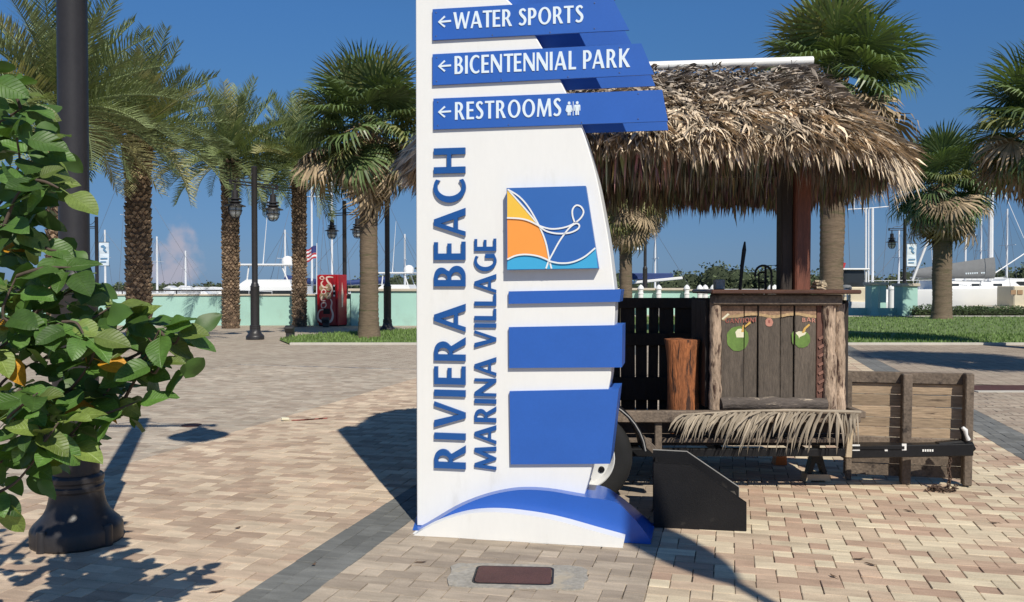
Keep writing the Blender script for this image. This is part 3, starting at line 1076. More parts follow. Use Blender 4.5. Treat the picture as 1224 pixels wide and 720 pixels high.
# lower bars wrap the whole board
for q in ([(608, 348.5), (608, 363.5), (740.5, 361), (742.5, 346)], [(608.2, 391.3), (608.5, 440.2), (743.3, 439.3), (744, 388.8)],
          [(609, 468), (610.3, 555.3), (729.2, 554.6), (739.6, 465.4)]):
    sprism([S(*p, off=.022) for p in q], -.022, BD + .022, 'blue_bar', M['blue'])
def line(txt, org, ux, uz, height, length, off, th, m, name='lettering', gap=.13, space=.32, label=None):
    gl, w = set_text(txt, gap, space)
    sx = length / w
    ends = [len(w_) for w_ in txt.split(' ')]
    ends = [sum(ends[:k + 1]) for k in range(len(ends))]
    mb = MB()
    for gi, cs in enumerate(gl):
        if gi in ends:
            mb.build(name, m, sign)
            mb = MB()
        f = lambda x, y, yy: SW(org[0] + ux[0] * x * sx + uz[0] * y * height, org[1] + ux[1] * x * sx + uz[1] * y * height, yy)
        mb.prism(cs, lambda x, y: f(x, y, -off - th), lambda x, y: f(x, y, -off))
    return mb.build(name, m, sign, label=label)
def board_text(txt, bq, x0, x1, ybase_px, ytop_px, arrow=True):
    a = S(x0, ybase_px[0], BT)
    b = S(x1, ybase_px[1], BT)
    tp = S(x0, ytop_px, BT)
    d = Vector((b[0] - a[0], b[1] - a[1]))
    ux = d.normalized()
    line(txt, a, (ux.x, ux.y), (0, 1), tp[1] - a[1], d.length, BT, .004, M['letter_white'])
    # arrow
    ac = S(532, (ybase_px[0] + ytop_px) / 2 + 1.0, BT)
    s = .001 * 5.1
    for pts in ([(-7.5, 0), (7.5, .4)], [(0, 6.2), (-7.6, 0), (0, -6.2)]):
        r = ribbon([(ac[0] + x * s, ac[1] + y * s) for x, y in pts], .0115)
        sprism(r, -BT - (.004 if len(pts) == 2 else .0045), -BT, 'arrow', M['letter_white'])
board_text('WATER SPORTS', b1, 542, 697, (35.2, 27), 15.2)
board_text('BICENTENNIAL PARK', b2, 543.5, 753, (89, 80.5), 67.5)
board_text('RESTROOMS', b3, 544, 670.5, (143.5, 139), 122.5)
# restroom pictogram: man, divider, woman
pc = S(685, 138, BT)
px_ = .001 * 5.08
def picto(pts, dx, name='pictogram'):
    return sprism([(pc[0] + (x + dx) * px_, pc[1] + y * px_) for x, y in pts], -BT - .004, -BT, name, M['letter_white'])
man = [(-3.6, 11), (-3.0, 12), (3.0, 12), (3.6, 11), (3.6, 5), (2.7, 5), (2.5, 9.5), (2.1, 9.5), (2.1, 0), (.35, 0), (.2, 5), (-.2, 5), (-.35, 0), (-2.1, 0), (-2.1, 9.5), (-2.5, 9.5), (-2.7, 5), (-3.6, 5)]
woman = [(-2.6, 12), (2.6, 12), (4.2, 5.6), (3.3, 5.2), (2.0, 9.5), (3.3, 4), (1.7, 4), (1.7, 0), (.35, 0), (.2, 4), (-.2, 4), (-.35, 0), (-1.7, 0), (-1.7, 4), (-3.3, 4), (-2.0, 9.5), (-3.3, 5.2), (-4.2, 5.6)]
picto(woman, -4.6)
picto(arc(0, 14.3, 1.6, 1.8, 0, 330, 11), -4.6)
picto(man, 4.9)
picto(arc(0, 14.3, 1.6, 1.8, 0, 330, 11), 4.9)
picto([(-.35, -.5), (.35, -.5), (.35, 16), (-.35, 16)], .2)
# vertical names, reading upwards
a, b = S(557.2, 560.5), S(555.6, 177)
tp = S(520, 560.5)
line('RIVIERA BEACH', a, (0, 1), (-1, 0), a[0] - tp[0], b[1] - a[1], 0.002, .016, M['letter_blue'], gap=.155, space=.34)
a, b = S(593.6, 561.5), S(592.4, 285.5)
tp = S(567.8, 561.5)
line('MARINA VILLAGE', a, (0, 1), (-1, 0), a[0] - tp[0], b[1] - a[1], 0.002, .012, M['letter_blue'], gap=.115, space=.27)
# logo box
LT = .058
lq = [S(*p, off=LT) for p in ((605.5, 225), (606, 323), (715.5, 321), (700, 222.3))]
lbox = sprism([lq[0], lq[1], lq[2], lq[3]], -LT, -.001, 'logo_panel', M['lg_blue'])
def LP(zx, zy):                                # pixels of the enlarged view (590..730, 210..340, x5.536)
    return S(590 + zx / 5.536, 210 + zy / 5.538, LT)
def lpoly(pts, m, k, name):
    sprism([LP(*p) for p in pts], -LT - .0012 * k, -LT - .0012 * k + .001, name, m, lbox)
def lline(pts, w, k, closed=False):
    P = spline([LP(*p) for p in pts], 6)
    sprism(ribbon(P, w), -LT - .0012 * k - .0009, -LT - .0012 * k, 'logo_line', M['lg_white'], lbox)
yl = [(90, 92), (140, 148), (200, 218), (262, 288), (285, 322)]
lpoly([(90, 92)] + yl[1:] + [(240, 302), (180, 286), (90, 281)], M['lg_yellow'], 1, 'logo_sail')
lpoly([(90, 281), (180, 286), (240, 302), (300, 332), (325, 380), (348, 450), (366, 560), (330, 545), (270, 530), (180, 524), (92, 556)], M['lg_orange'], 1, 'logo_sail')
lpoly([(92, 556), (180, 524), (270, 530), (330, 545), (366, 562), (384, 618), (90, 622)], M['lg_cyan'], 1, 'logo_sea')
lpoly([(370, 568), (440, 580), (520, 574), (600, 540), (674, 480), (690, 612), (384, 618)], M['lg_cyan'], 1, 'logo_sea')
lw = .0095
lline([(94, 92), (160, 165), (230, 245), (300, 330)], lw, 2)
lline([(94, 92), (170, 140), (235, 215), (300, 330), (345, 440), (370, 560), (384, 616)], lw, 3)
lline([(300, 332), (370, 352), (440, 350), (510, 330), (570, 290), (596, 245), (580, 208), (548, 198), (524, 225), (524, 270), (542, 322)], lw, 4)
lline([(300, 334), (350, 368), (420, 384), (500, 380), (556, 356), (568, 330), (545, 318), (500, 350), (440, 430), (390, 520), (366, 566), (348, 616)], lw, 5)
lline([(90, 281), (180, 286), (240, 302), (300, 332)], lw, 6)
lline([(92, 556), (150, 530), (220, 523), (300, 535), (366, 562)], lw, 7)
lline([(366, 566), (440, 580), (520, 574), (600, 540), (674, 480)], lw, 8)
# wave foot: white front slab, blue body, white slab behind
wf = spline([S(*p, off=.2) for p in ((491, 642), (510, 631), (532, 621.5), (556, 615), (579, 612.6), (602, 613), (626, 615.6), (652, 619.7), (679, 626), (712, 635.5), (746.5, 645))], 3)
sprism([(wf[0][0], .0)] + wf + [(wf[-1][0] - .01, .0)], -.2, -.101, 'wave_front', M['white'], smooth=35)
f_ = [S(*p, off=.1) for p in ((493, 639.5), (520, 623.5), (545, 608.5), (568, 598), (590, 591), (610, 587), (626, 585.5), (645, 586), (663, 588), (682, 591.5), (700, 594.5), (720, 597), (737, 601), (754, 616), (768, 632), (778, 646))]
r_ = [S(*p, off=-.34) for p in ((500, 620), (520, 606), (545, 592), (568, 583), (590, 577), (610, 573), (626, 571.5), (645, 571.5), (663, 573), (682, 575.5), (703, 579), (723, 582), (741, 593), (756, 605), (770, 617), (783, 629))]
f_ = spline(f_, 3)
r_ = spline(r_, 3)
nf = len(f_)
vs = [SW(x, max(0, z), -.1) for x, z in f_] + [SW(x, max(0, z), .34) for x, z in r_] + [SW(x, 0, -.1) for x, z in f_] + [SW(x, 0, .34) for x, z in r_]
fs = []
for i in range(nf - 1):
    fs += [(i, i + 1, nf + i + 1, nf + i), (2 * nf + i, 2 * nf + i + 1, i + 1, i), (nf + i, nf + i + 1, 3 * nf + i + 1, 3 * nf + i)]
fs += [(nf - 1, 2 * nf - 1, 4 * nf - 1, 3 * nf - 1), (0, 2 * nf, 3 * nf, nf)]
MB().add(vs, fs).build('wave_body', M['blue_gloss'], sign, 38)

# ================================================================== TIKI BAR TRAILER
bar = thing('tiki_bar_trailer', 'thatched tiki bar built on a trailer behind the sign', 'tiki bar', (1.2, 6.6, 0))
def P(mb, name, m, parent=bar, smooth=None, **kw):
    return mb.build(name, m, parent, smooth, **kw)
def jit(v, a):
    return v + U(-a, a)
# ---- trailer: deck, beams, boards, wheel, fender
for k in range(7):
    P(MB().box((1.25, 6.12 + k * .2, .375), (2.42, .19, .03), bev=.004), 'deck_board', M['wood_frame'])
P(MB().box((1.26, 5.975, .560), (2.46, .06, .085), bev=.008), 'front_beam', M['wood_frame'])
P(MB().box((1.26, 7.42, .555), (2.46, .06, .095), bev=.008), 'rear_beam', M['wood_frame'])
P(MB().box((2.50, 6.55, .575), (.05, 1.2, .05), bev=.006), 'end_beam', M['wood_frame'])
for z in (.46, .37):
    P(MB().box((1.3, 6.10, z), (2.3, .025, .083), bev=.004), 'side_board', M['wood_dark'])
P(MB().box((1.05, 5.99, .40), (.05, .03, .26), bev=.005), 'stake', M['wood_frame'])
P(MB().box((2.425, 6.0, .40), (.045, .03, .28), (0, .04, 0), bev=.005), 'stake', M['pale_wood'])
P(MB().box((1.45, 6.02, .295), (2.0, .05, .055), bev=.004), 'chassis_rail', M['black_metal'])
P(MB().box((1.45, 7.2, .295), (2.0, .05, .055), bev=.004), 'chassis_rail', M['black_metal'])
for x in (.9, 1.5, 2.1):
    P(MB().box((x, 6.6, .30), (.05, 1.2, .05)), 'cross_member', M['black_metal'])
wc = Vector((.487, 5.72, .33))
for wy in (5.72, 7.2):
    wc.y = wy
    tp_ = [(.205, -.10), (.25, -.108), (.295, -.103), (.318, -.085), (.331, -.05), (.333, 0), (.331, .05), (.318, .085), (.295, .103), (.25, .108), (.205, .10)]
    mb = MB().lathe([(r, z) for r, z in tp_], wc, 48, (0, -1, 0), fn=lambda t, z: 1 + (.008 if abs(z) < .09 and int(t / (2 * PI) * 48) % 2 else 0), ring=True)
    wh = P(mb, 'wheel', M['rubber'], smooth=50)
    mb = MB().lathe([(.212, -.02), (.212, .098), (.20, .104), (.188, .09), (.175, .066), (.12, .058), (.085, .07), (.05, .075), (.001, .075)], wc, 40, (0, -1, 0))
    rm = P(mb, 'rim', M['rim'], wh, smooth=40)
    for k in range(8):
        a = 2 * PI * k / 8 + .2
        mb = MB()
        mb.lathe([(.021, .055), (.021, .072), (.018, .0735)], wc + Vector((.145 * math.cos(a), 0, .145 * math.sin(a))), 14, (0, -1, 0))
        P(mb, 'rim_hole', M['black'], wh)
    for k in range(5):
        a = 2 * PI * k / 5
        mb = MB()
        mb.lathe([(.012, .06), (.012, .088)], wc + Vector((.062 * math.cos(a), 0, .062 * math.sin(a))), 6, (0, -1, 0))
        P(mb, 'wheel_nut', M['black'], wh)
    vs, fs = [], []
    n = 18
    for i in range(n + 1):
        a = rad(8 + 164 * i / n)
        for r, y in ((.40, -.13), (.425, -.13), (.425, .13), (.40, .13)):
            vs.append(wc + Vector((r * math.cos(a), y, r * math.sin(a))))
    for i in range(n):
        for k in range(4):
            fs.append((i * 4 + k, i * 4 + (k + 1) % 4, i * 4 + 4 + (k + 1) % 4, i * 4 + 4 + k))
    fs += [(0, 1, 2, 3), (4 * n + 3, 4 * n + 2, 4 * n + 1, 4 * n)]
    fd = P(MB().add(vs, fs), 'fender', M['black'], smooth=40)
    P(MB().tube([wc + Vector((.412 * math.cos(rad(8 + 164 * i / n)), -.131, .412 * math.sin(rad(8 + 164 * i / n)))) for i in range(n + 1)], .006, 6), 'fender_edge', M['edge'], fd, smooth=60)
P(MB().tube([(.487, 5.75, .33), (.487, 7.3, .33)], .035, 10), 'axle', M['black_metal'])
P(MB().box((.98, 5.80, .36), (.22, .12, .05), (0, .75, 0), .004), 'fender_bracket', M['wood_frame'])
# ---- shaded back wall of dark planks with gaps
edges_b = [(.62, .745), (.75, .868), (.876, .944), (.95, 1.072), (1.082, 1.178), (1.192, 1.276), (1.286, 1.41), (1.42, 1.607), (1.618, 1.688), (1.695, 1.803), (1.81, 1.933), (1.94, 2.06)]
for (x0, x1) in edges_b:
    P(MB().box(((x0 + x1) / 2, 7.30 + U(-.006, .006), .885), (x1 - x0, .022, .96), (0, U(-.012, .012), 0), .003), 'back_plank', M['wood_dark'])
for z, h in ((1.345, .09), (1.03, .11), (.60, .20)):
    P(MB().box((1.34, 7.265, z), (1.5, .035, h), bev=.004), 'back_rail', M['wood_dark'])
# ---- counter: bark posts, planks, log, beam and top
CYF = 6.05
def bx(px):
    return (px - 612) / FP * CYF
def log(pts, r, name, m, parent=bar, n=12, wob=.09, knots=True):
    pts = [Vector(p) for p in pts]
    a, b = pts[0], pts[-1]
    k = 16
    path = [a.lerp(b, i / k) + Vector((U(-1, 1), U(-1, 1), U(-1, 1))) * r * .10 for i in range(k + 1)]
    mb = MB()
    mb.tube(path, [r * (1 + U(-wob, wob)) for _ in path], n)
    o = len(mb.v) - n * (k + 1)
    return P(mb, name, m, parent, smooth=60)
log([(bx(855.5), CYF, .60), (bx(855), CYF, 1.37)], .044, 'bark_post', M['bark'])
log([(bx(993.5), CYF, .57), (bx(991), CYF + .01, 1.375)], .047, 'bark_post', M['bark'])
log([(bx(1007.5), CYF + .04, .57), (bx(1005), CYF + .05, 1.365)], .043, 'bark_post', M['bark'])
log([(bx(860), CYF - .03, .645), (bx(986), CYF - .03, .642)], .049, 'bark_log', M['bark_log'])
pl_px = [(862.3, 889.2), (890.0, 905.6), (907.2, 933.0), (933.9, 948.8), (950.6, 976.0), (977.3, 989)]
plank_o = []
for i, (x0, x1) in enumerate(pl_px):
    w = bx(x1) - bx(x0)
    o = P(MB().box(((bx(x0) + bx(x1)) / 2, CYF + .02 + (.004 if i % 2 else -.003), 1.02), (w, .026, .72), (0, U(-.004, .004), 0), .004), 'counter_plank', M['wood_grey'] if i < 5 else M['plank_red'])
    plank_o.append(o)
P(MB().box((1.95, CYF + .05, 1.0), (1.0, .02, .74)), 'counter_backing', M['wood_dark'])
for sx in (1.42, 2.44):
    for k in range(3):
        P(MB().box((sx, CYF + .12 + k * .16, 1.0), (.022, .155, .78), bev=.003), 'end_plank', M['wood_dark'])
P(MB().box((bx(927), CYF - .005, 1.395), (bx(1003) - bx(848), .09, .078), (0, .004, 0), .01), 'top_beam', M['wood_frame'])
P(MB().box((bx(934), CYF + .21, 1.452), (bx(1022) - bx(846), .66, .03), (0, 0, 0), .008), 'counter_top', M['counter'])
# painted decoration on the planks (flat paint on the boards)
PY = CYF + .003
def paint(pts, m, k=1, name='painted_motif', par=0):
    mb = MB()
    y = PY - .0012 * k
    mb.prism([[((p[0] - 612) / FP * PY, at(p[0], p[1], PY).z) for p in pts]], lambda x, z: Vector((x, y, z)), lambda x, z: Vector((x, y + .0008, z)))
    return P(mb, name, m, plank_o[par])
def blob(cx, cy, rx, ry, n=22, w=.06):
    return [(cx + rx * (1 + U(-w, w)) * math.cos(2 * PI * i / n), cy + ry * (1 + U(-w, w)) * math.sin(2 * PI * i / n)) for i in range(n)]
def clipx(pts, x0, x1):
    return [(min(max(x, x0), x1), y) for x, y in pts]
nut = blob(882, 405, 13.3, 15.3, 26, .05)
paint(clipx(nut, 862.6, 889), M['green_coconut'], 2, 'painted_coconut', 0)
paint(clipx(nut, 890.2, 905.4), M['green_coconut'], 2, 'painted_coconut', 1)
paint([(879, 397), (882, 393.5), (886, 393), (889, 396), (889, 403.5), (880.5, 403.5)], M['cream_paint'], 3, 'painted_flesh', 0)
paint([(886, 397), (888, 388.5), (889, 388.5), (889, 397)], M['straw_paint'], 4, 'painted_straw', 0)
paint([(890.3, 389.8), (896, 384.2), (897.6, 386.3), (891, 391.5), (890.3, 391.5)], M['straw_paint'], 4, 'painted_straw', 1)
paint(clipx(blob(959, 406, 9.8, 10.2, 22, .05), 950.9, 970), M['green_coconut'], 2, 'painted_coconut', 4)
paint([(946.5, 399), (948.6, 396), (948.6, 412), (947, 409)], M['green_coconut'], 2, 'painted_coconut', 3)
paint([(951, 398), (955, 396), (964, 397.5), (962, 400.4), (956, 403), (955.4, 405), (954.5, 402)], M['cream_paint'], 3, 'painted_flesh', 4)
paint([(958.5, 398), (961, 392.3), (967, 387), (968.4, 388.8), (963.4, 393.4), (961.4, 398)], M['straw_paint'], 4, 'painted_straw', 4)
# painted rope along the top
def rope(x0, x1, fn, par):
    pts = [(x0 + (x1 - x0) * i / 8, fn(x0 + (x1 - x0) * i / 8)) for i in range(9)]
    paint([(x, y - 1.7 + U(-.3, .3)) for x, y in pts] + [(x, y + 1.7 + U(-.3, .3)) for x, y in pts[::-1]], M['rope_paint'], 1, 'painted_rope', par)
wav = lambda x: 377 + 1.6 * math.sin((x - 862) * .125) + (4.0 if x < 866 else 0)
for i, (x0, x1) in enumerate(pl_px[:5]):
    n_ = 6
    paint([(x0 + .3, 366)] + [(x0 + .3 + (x1 - x0 - .6) * k / n_, wav(x0 + (x1 - x0) * k / n_) + U(-1.2, 1.2)) for k in range(n_ + 1)] + [(x1 - .3, 366)], M['tan_band'], .5, 'painted_band', i)
    rope(x0 + .3, x1 - .3, wav, i)
paint([(862.6, 381), (870, 374.5), (872, 376), (864, 382.5)], M['cream_paint'], 3, 'painted_rope', 0)
# faded red word, dot and word under the rope
def scrawl(txt, x0, x1, yb, h, par_fn, m, slope=0.0):
    gl, w = set_text(txt, .16)
    s = (x1 - x0) / w
    for cs in gl:
        cxm = sum(p[0] for p in cs[0]) / len(cs[0])
        wx = x0 + cxm * s
        dy = U(-.5, .5) + slope * (wx - x0)
        mb = MB()
        mb.prism([[(x0 + p[0] * s, yb + dy - p[1] * h) for p in c] for c in cs],
                 lambda x, y: at(x, y, PY - .003), lambda x, y: at(x, y, PY - .0022))
        P(mb, 'painted_letter', m, plank_o[par_fn(wx)])
scrawl('GANYIONI', 867, 903.5, 386.5, 5.4, lambda x: 0 if x < 889.5 else 1, M['sign_red'], -.045)
scrawl('BAR', 959, 975, 384.5, 5.0, lambda x: 4, M['pink_paint'], .08)
paint(blob(919.5, 385.5, 4.6, 5.4, 16, .08), M['pink_paint'], 2, 'painted_flower', 2)
paint(blob(919.5, 384.5, 1.2, 2.2, 8, .1), M['sign_red'], 3, 'painted_flower', 2)
for k in range(7):
    y0 = 400 + k * 10.5
    paint([(978.5, y0 + 4), (986, y0), (987, y0 + 3), (980, y0 + 7)], M['dull_pink'], 1, 'painted_rope', 5)
# ---- roof posts and frame
P(MB().box((2.03, 6.24, 1.60), (.085, .13, 2.0), bev=.01), 'roof_post', M['wood_dark'])  # dark timber added to give the red post its dark left half
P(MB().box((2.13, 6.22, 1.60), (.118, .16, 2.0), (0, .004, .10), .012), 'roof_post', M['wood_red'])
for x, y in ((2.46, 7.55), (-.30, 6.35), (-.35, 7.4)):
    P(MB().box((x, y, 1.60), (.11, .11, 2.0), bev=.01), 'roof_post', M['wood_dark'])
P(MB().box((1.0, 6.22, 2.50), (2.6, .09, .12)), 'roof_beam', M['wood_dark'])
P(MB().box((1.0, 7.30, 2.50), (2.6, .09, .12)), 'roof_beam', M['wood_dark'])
# ---- thatch
RC = Vector((1.05, 6.70, 0))
EX, EY, RLX = 1.745, 1.22, 1.16
ZE, ZR = 2.47, 3.185
def roof_pt(u, v):
    """u in 0..2pi around the roof, v 0 ridge .. 1 eave"""
    c_, s_ = math.cos(u), math.sin(u)
    e = .60
    ex = EX * math.copysign(abs(c_) ** e, c_)
    ey = EY * math.copysign(abs(s_) ** e, s_)
    rx = max(-RLX, min(RLX, ex * .9))
    ry = .03 * (1 if s_ > 0 else -1)
    q = v ** 1.0
    z = ZR + (ZE - ZR) * (v ** 1.12)
    return Vector((RC.x + rx + (ex - rx) * q, RC.y + ry + (ey - ry) * q, z))
def roof_frame(u, v):
    p = roof_pt(u, v)
    dv = (roof_pt(u, v + .02) - roof_pt(u, v - .02)).normalized() if v > .02 else (roof_pt(u, v + .03) - p).normalized()
    du = (roof_pt(u + .01, v) - roof_pt(u - .01, v))
    du = du.normalized() if du.length > 1e-6 else Vector((1, 0, 0))
    n = du.cross(dv)
    if n.z < 0:
        n = -n
    n.normalize()
    return p, dv, du, n
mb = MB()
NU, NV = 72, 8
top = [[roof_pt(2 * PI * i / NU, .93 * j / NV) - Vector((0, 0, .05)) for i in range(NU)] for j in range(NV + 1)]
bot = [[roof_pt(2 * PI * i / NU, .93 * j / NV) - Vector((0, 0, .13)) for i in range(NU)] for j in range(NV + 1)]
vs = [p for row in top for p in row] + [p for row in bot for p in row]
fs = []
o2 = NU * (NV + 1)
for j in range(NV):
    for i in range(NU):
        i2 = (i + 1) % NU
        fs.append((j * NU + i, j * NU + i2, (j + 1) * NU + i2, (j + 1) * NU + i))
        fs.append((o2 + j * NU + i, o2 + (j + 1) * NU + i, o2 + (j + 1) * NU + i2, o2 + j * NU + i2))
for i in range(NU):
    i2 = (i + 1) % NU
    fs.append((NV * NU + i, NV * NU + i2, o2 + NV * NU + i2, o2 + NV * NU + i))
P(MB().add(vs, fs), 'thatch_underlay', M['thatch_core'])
# arc-length table for an even spread round the roof
us, acc = [], [0.0]
NS = 400
for i in range(NS + 1):
    us.append(2 * PI * i / NS)
    if i:
        acc.append(acc[-1] + (roof_pt(us[i], .8) - roof_pt(us[i - 1], .8)).length)
def rand_u():
    t = U(0, acc[-1])
    lo, hi = 0, NS
    while hi - lo > 1:
        m_ = (lo + hi) // 2
        if acc[m_] > t:
            hi = m_
        else:
            lo = m_
    return us[lo] + (us[hi] - us[lo]) * R()
def blade(mb, p, d, n, side, L, w, lift, droop, tint, curl=0.0):
    """a dry leaf strip: three cross sections, tapering to a point"""
    pts, q, dd = [], Vector(p), Vector(d)
    for k in range(3):
        pts.append(Vector(q))
        q = q + dd * (L / 3)
        dd = (dd + Vector((0, 0, -droop / 3)) + side * curl / 3).normalized()
    pts.append(q)
    s = side
    tw = n * w * .35
    vs = [pts[0] - s * w * .5, pts[0] + s * w * .5, pts[1] - s * w * .55 - tw * .3, pts[1] + s * w * .55 + tw * .3,
          pts[2] - s * w * .42 - tw, pts[2] + s * w * .42 + tw, pts[3]]
    mb.add(vs, [(0, 1, 3, 2), (2, 3, 5, 4), (4, 5, 6)], tint)
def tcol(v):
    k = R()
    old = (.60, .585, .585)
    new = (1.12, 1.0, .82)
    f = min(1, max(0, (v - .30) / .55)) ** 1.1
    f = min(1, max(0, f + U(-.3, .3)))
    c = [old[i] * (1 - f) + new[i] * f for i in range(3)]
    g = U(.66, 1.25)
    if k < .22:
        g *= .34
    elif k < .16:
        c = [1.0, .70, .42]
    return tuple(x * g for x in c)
th = MB()
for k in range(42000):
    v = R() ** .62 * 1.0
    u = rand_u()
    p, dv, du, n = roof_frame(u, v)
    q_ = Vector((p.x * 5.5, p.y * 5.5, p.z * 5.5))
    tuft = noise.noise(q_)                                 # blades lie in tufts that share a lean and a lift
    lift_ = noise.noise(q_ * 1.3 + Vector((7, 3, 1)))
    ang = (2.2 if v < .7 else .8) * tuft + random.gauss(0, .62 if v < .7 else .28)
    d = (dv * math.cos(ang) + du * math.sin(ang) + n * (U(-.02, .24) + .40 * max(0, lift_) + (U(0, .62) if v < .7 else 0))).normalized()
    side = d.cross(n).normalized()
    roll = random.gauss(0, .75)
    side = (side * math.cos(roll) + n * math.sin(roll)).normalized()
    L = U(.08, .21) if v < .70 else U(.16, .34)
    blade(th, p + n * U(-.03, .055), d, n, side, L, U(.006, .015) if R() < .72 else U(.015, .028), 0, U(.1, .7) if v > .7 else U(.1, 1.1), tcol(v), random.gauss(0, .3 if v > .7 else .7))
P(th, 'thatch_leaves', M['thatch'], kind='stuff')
fr = MB()
for k in range(8200):                      # outer fringe: pale tips over the eave
    u = rand_u()
    clump = .75 + .9 * max(0, noise.noise(Vector((u * 5.5, 3.1, 0)))) + .35 * noise.noise(Vector((u * 17, 9.1, 0))) + (.7 if roof_pt(u, 1).x > RC.x + EX * .8 else 0)
    v = U(.84, 1.03)
    p, dv, du, n = roof_frame(u, v)
    d = (dv + Vector((0, 0, -U(.0, .7))) + du * random.gauss(0, .22) + n * U(-.05, .12)).normalized()
    side = (du + Vector((U(-.4, .4), U(-.4, .4), U(-.3, .3)))).normalized()
    blade(fr, p + n * U(-.05, .03), d, n, side, U(.13, .28) * clump + (.10 if R() < .05 else 0), U(.005, .018), 0, U(.4, 1.3), tcol(U(.75, 1.15)), random.gauss(0, .2))
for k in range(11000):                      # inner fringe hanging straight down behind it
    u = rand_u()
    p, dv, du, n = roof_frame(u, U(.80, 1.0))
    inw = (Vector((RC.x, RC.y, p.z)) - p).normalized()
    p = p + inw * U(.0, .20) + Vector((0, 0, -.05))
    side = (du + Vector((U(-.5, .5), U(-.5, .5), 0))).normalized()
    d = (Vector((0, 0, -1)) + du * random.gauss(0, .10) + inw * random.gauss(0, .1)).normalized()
    blade(fr, p, d, inw, side, U(.15, .33) + (.09 if R() < .12 else 0), U(.006, .02), 0, .2, tuple(x * U(.32, .6) for x in tcol(.8)), 0)  # shade under the eave is darkened into the blade tint
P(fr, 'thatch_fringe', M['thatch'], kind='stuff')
pipe = P(MB().tube([(-.10, 6.70, 3.205), (2.38, 6.66, 3.275)], .036, 14), 'ridge_pipe', M['white'], smooth=40)
# ---- drawbar with stickers, coupler, jack
TY = 6.06
drawbar = P(MB().box((2.86, TY, .302), (.94, .10, .088), (0, -.02, 0), .006), 'drawbar', M['black_metal'])
P(MB().box((2.60, TY + .02, .33), (.45, .16, .02)), 'drawbar_plate', M['black_metal'])
P(MB().box((3.20, TY, .345), (.24, .075, .05), (0, -.1, 0), .012), 'coupler', M['black_metal'])
P(MB().tube([(3.29, TY, .33), (3.335, TY, .335), (3.35, TY, .31), (3.335, TY, .285)], [.03, .03, .022, .01], 10), 'coupler_hook', M['black_metal'], smooth=50)
P(MB().tube([(3.29, TY - .01, .36), (3.28, TY - .02, .42), (3.255, TY - .01, .47)], [.03, .026, .014], 10), 'jack', M['black_metal'], smooth=50)
P(MB().tube([(3.245, TY - .05, .475), (3.265, TY - .055, .455), (3.272, TY - .055, .42), (3.29, TY - .05, .385)], [.012, .017, .012, .016], 8), 'jack_highlight', M['rim'], smooth=50)  # white tube stands for the bright highlight on the jack
def sticker(px0, px1, py0, py1, m='sticker'):
    a, b = at(px0, py1, TY - .0525), at(px1, py0, TY - .0525)
    return P(MB().box(((a.x + b.x) / 2, TY - .0525, (a.z + b.z) / 2), (b.x - a.x, .002, b.z - a.z)), 'sticker', M[m], drawbar)
sticker(1015.5, 1027.8, 531.5, 539)
a = at(1021.6, 535.3, TY - .0545)
P(MB().prism([[(0, .012), (.022, 0), (0, -.012), (-.022, 0)], [(0, .006), (-.012, 0), (0, -.006), (.012, 0)]], lambda x, z: a + Vector((x, 0, z)), lambda x, z: a + Vector((x, .0008, z))), 'sticker_print', M['sticker_print'], drawbar)
sticker(1057.5, 1061, 536, 539.5)
sticker(1078, 1083.5, 530.5, 538.5)
for k in range(5):
    sticker(1102.5 + k * 2.8, 1104.4 + k * 2.8, 537.3, 540.0)
ch = MB()
for k in range(12):
    z = .27 - k * .021
    a0 = (k % 2) * PI / 2
    d = Vector((math.cos(a0), math.sin(a0), 0))
    c0 = Vector((3.17 + .006 * math.sin(k), TY - .02, z))
    ch.tube([c0 + d * .011 * math.cos(t) + Vector((0, 0, .017 * math.sin(t))) for t in [2 * PI * i / 8 for i in range(9)]], .0045, 5, False)
for k in range(26):
    a0 = U(0, PI)
    d = Vector((math.cos(a0), math.sin(a0), U(-.3, .3)))
    e_ = Vector((-d.y, d.x, U(-.5, .8)))
    c0 = Vector((3.13 + random.gauss(0, .055), TY + random.gauss(0, .03), .008 + R() * .035))
    ch.tube([c0 + d * .018 * math.cos(t) + e_ * .010 * math.sin(t) for t in [2 * PI * i / 8 for i in range(9)]], .0045, 5, False)
P(ch, 'safety_chain', M['rust'])
# ---- wooden side panel standing behind the drawbar
PA = rad(12)
PX0 = Vector((2.56, 6.46, 0))
panel = thing('pallet_board_panel', 'nailed board panel with three battens standing behind the trailer drawbar', 'wood panel', PX0, -PA)
pxv, pyv = Vector((math.cos(PA), -math.sin(PA), 0)), Vector((math.sin(PA), math.cos(PA), 0))
prot = Euler((0, 0, -PA)).to_matrix()
def pbox(x0, x1, y0, y1, z0, z1, name, m, bev=.005, tilt=0.0):
    c = PX0 + pxv * ((x0 + x1) / 2) + pyv * ((y0 + y1) / 2) + Vector((0, 0, (z0 + z1) / 2))
    return MB().box(c, (x1 - x0, y1 - y0, z1 - z0), prot @ Euler((0, tilt, 0)).to_matrix(), bev).build(name, m, panel)
PWD = .895
pbox(0, PWD, -.03, .02, .752, .838, 'top_rail', M['wood_frame'])
zz = [.750, .664, .572, .486, .412, .335, .24, .13, .035]
for i in range(8):
    pbox(.01, PWD - .012, U(-.004, .004), .022, zz[i + 1] + .003, zz[i] - .002, 'panel_board', M['wood_pale'] if i < 5 else M['wood_frame'], .003, U(-.003, .003))  # drawbar's shadow on the lower boards is put in as darker timber
for i, x in enumerate((.015, .405, .835)):
    pbox(x, x + (.045, .066, .058)[i], -.115 if i else -.05, -.032 if i else -.032, .0 if i != 2 else .01, .832 if i < 2 else .845, 'batten', M['wood_frame'], .007, (0, .01, .012)[i])

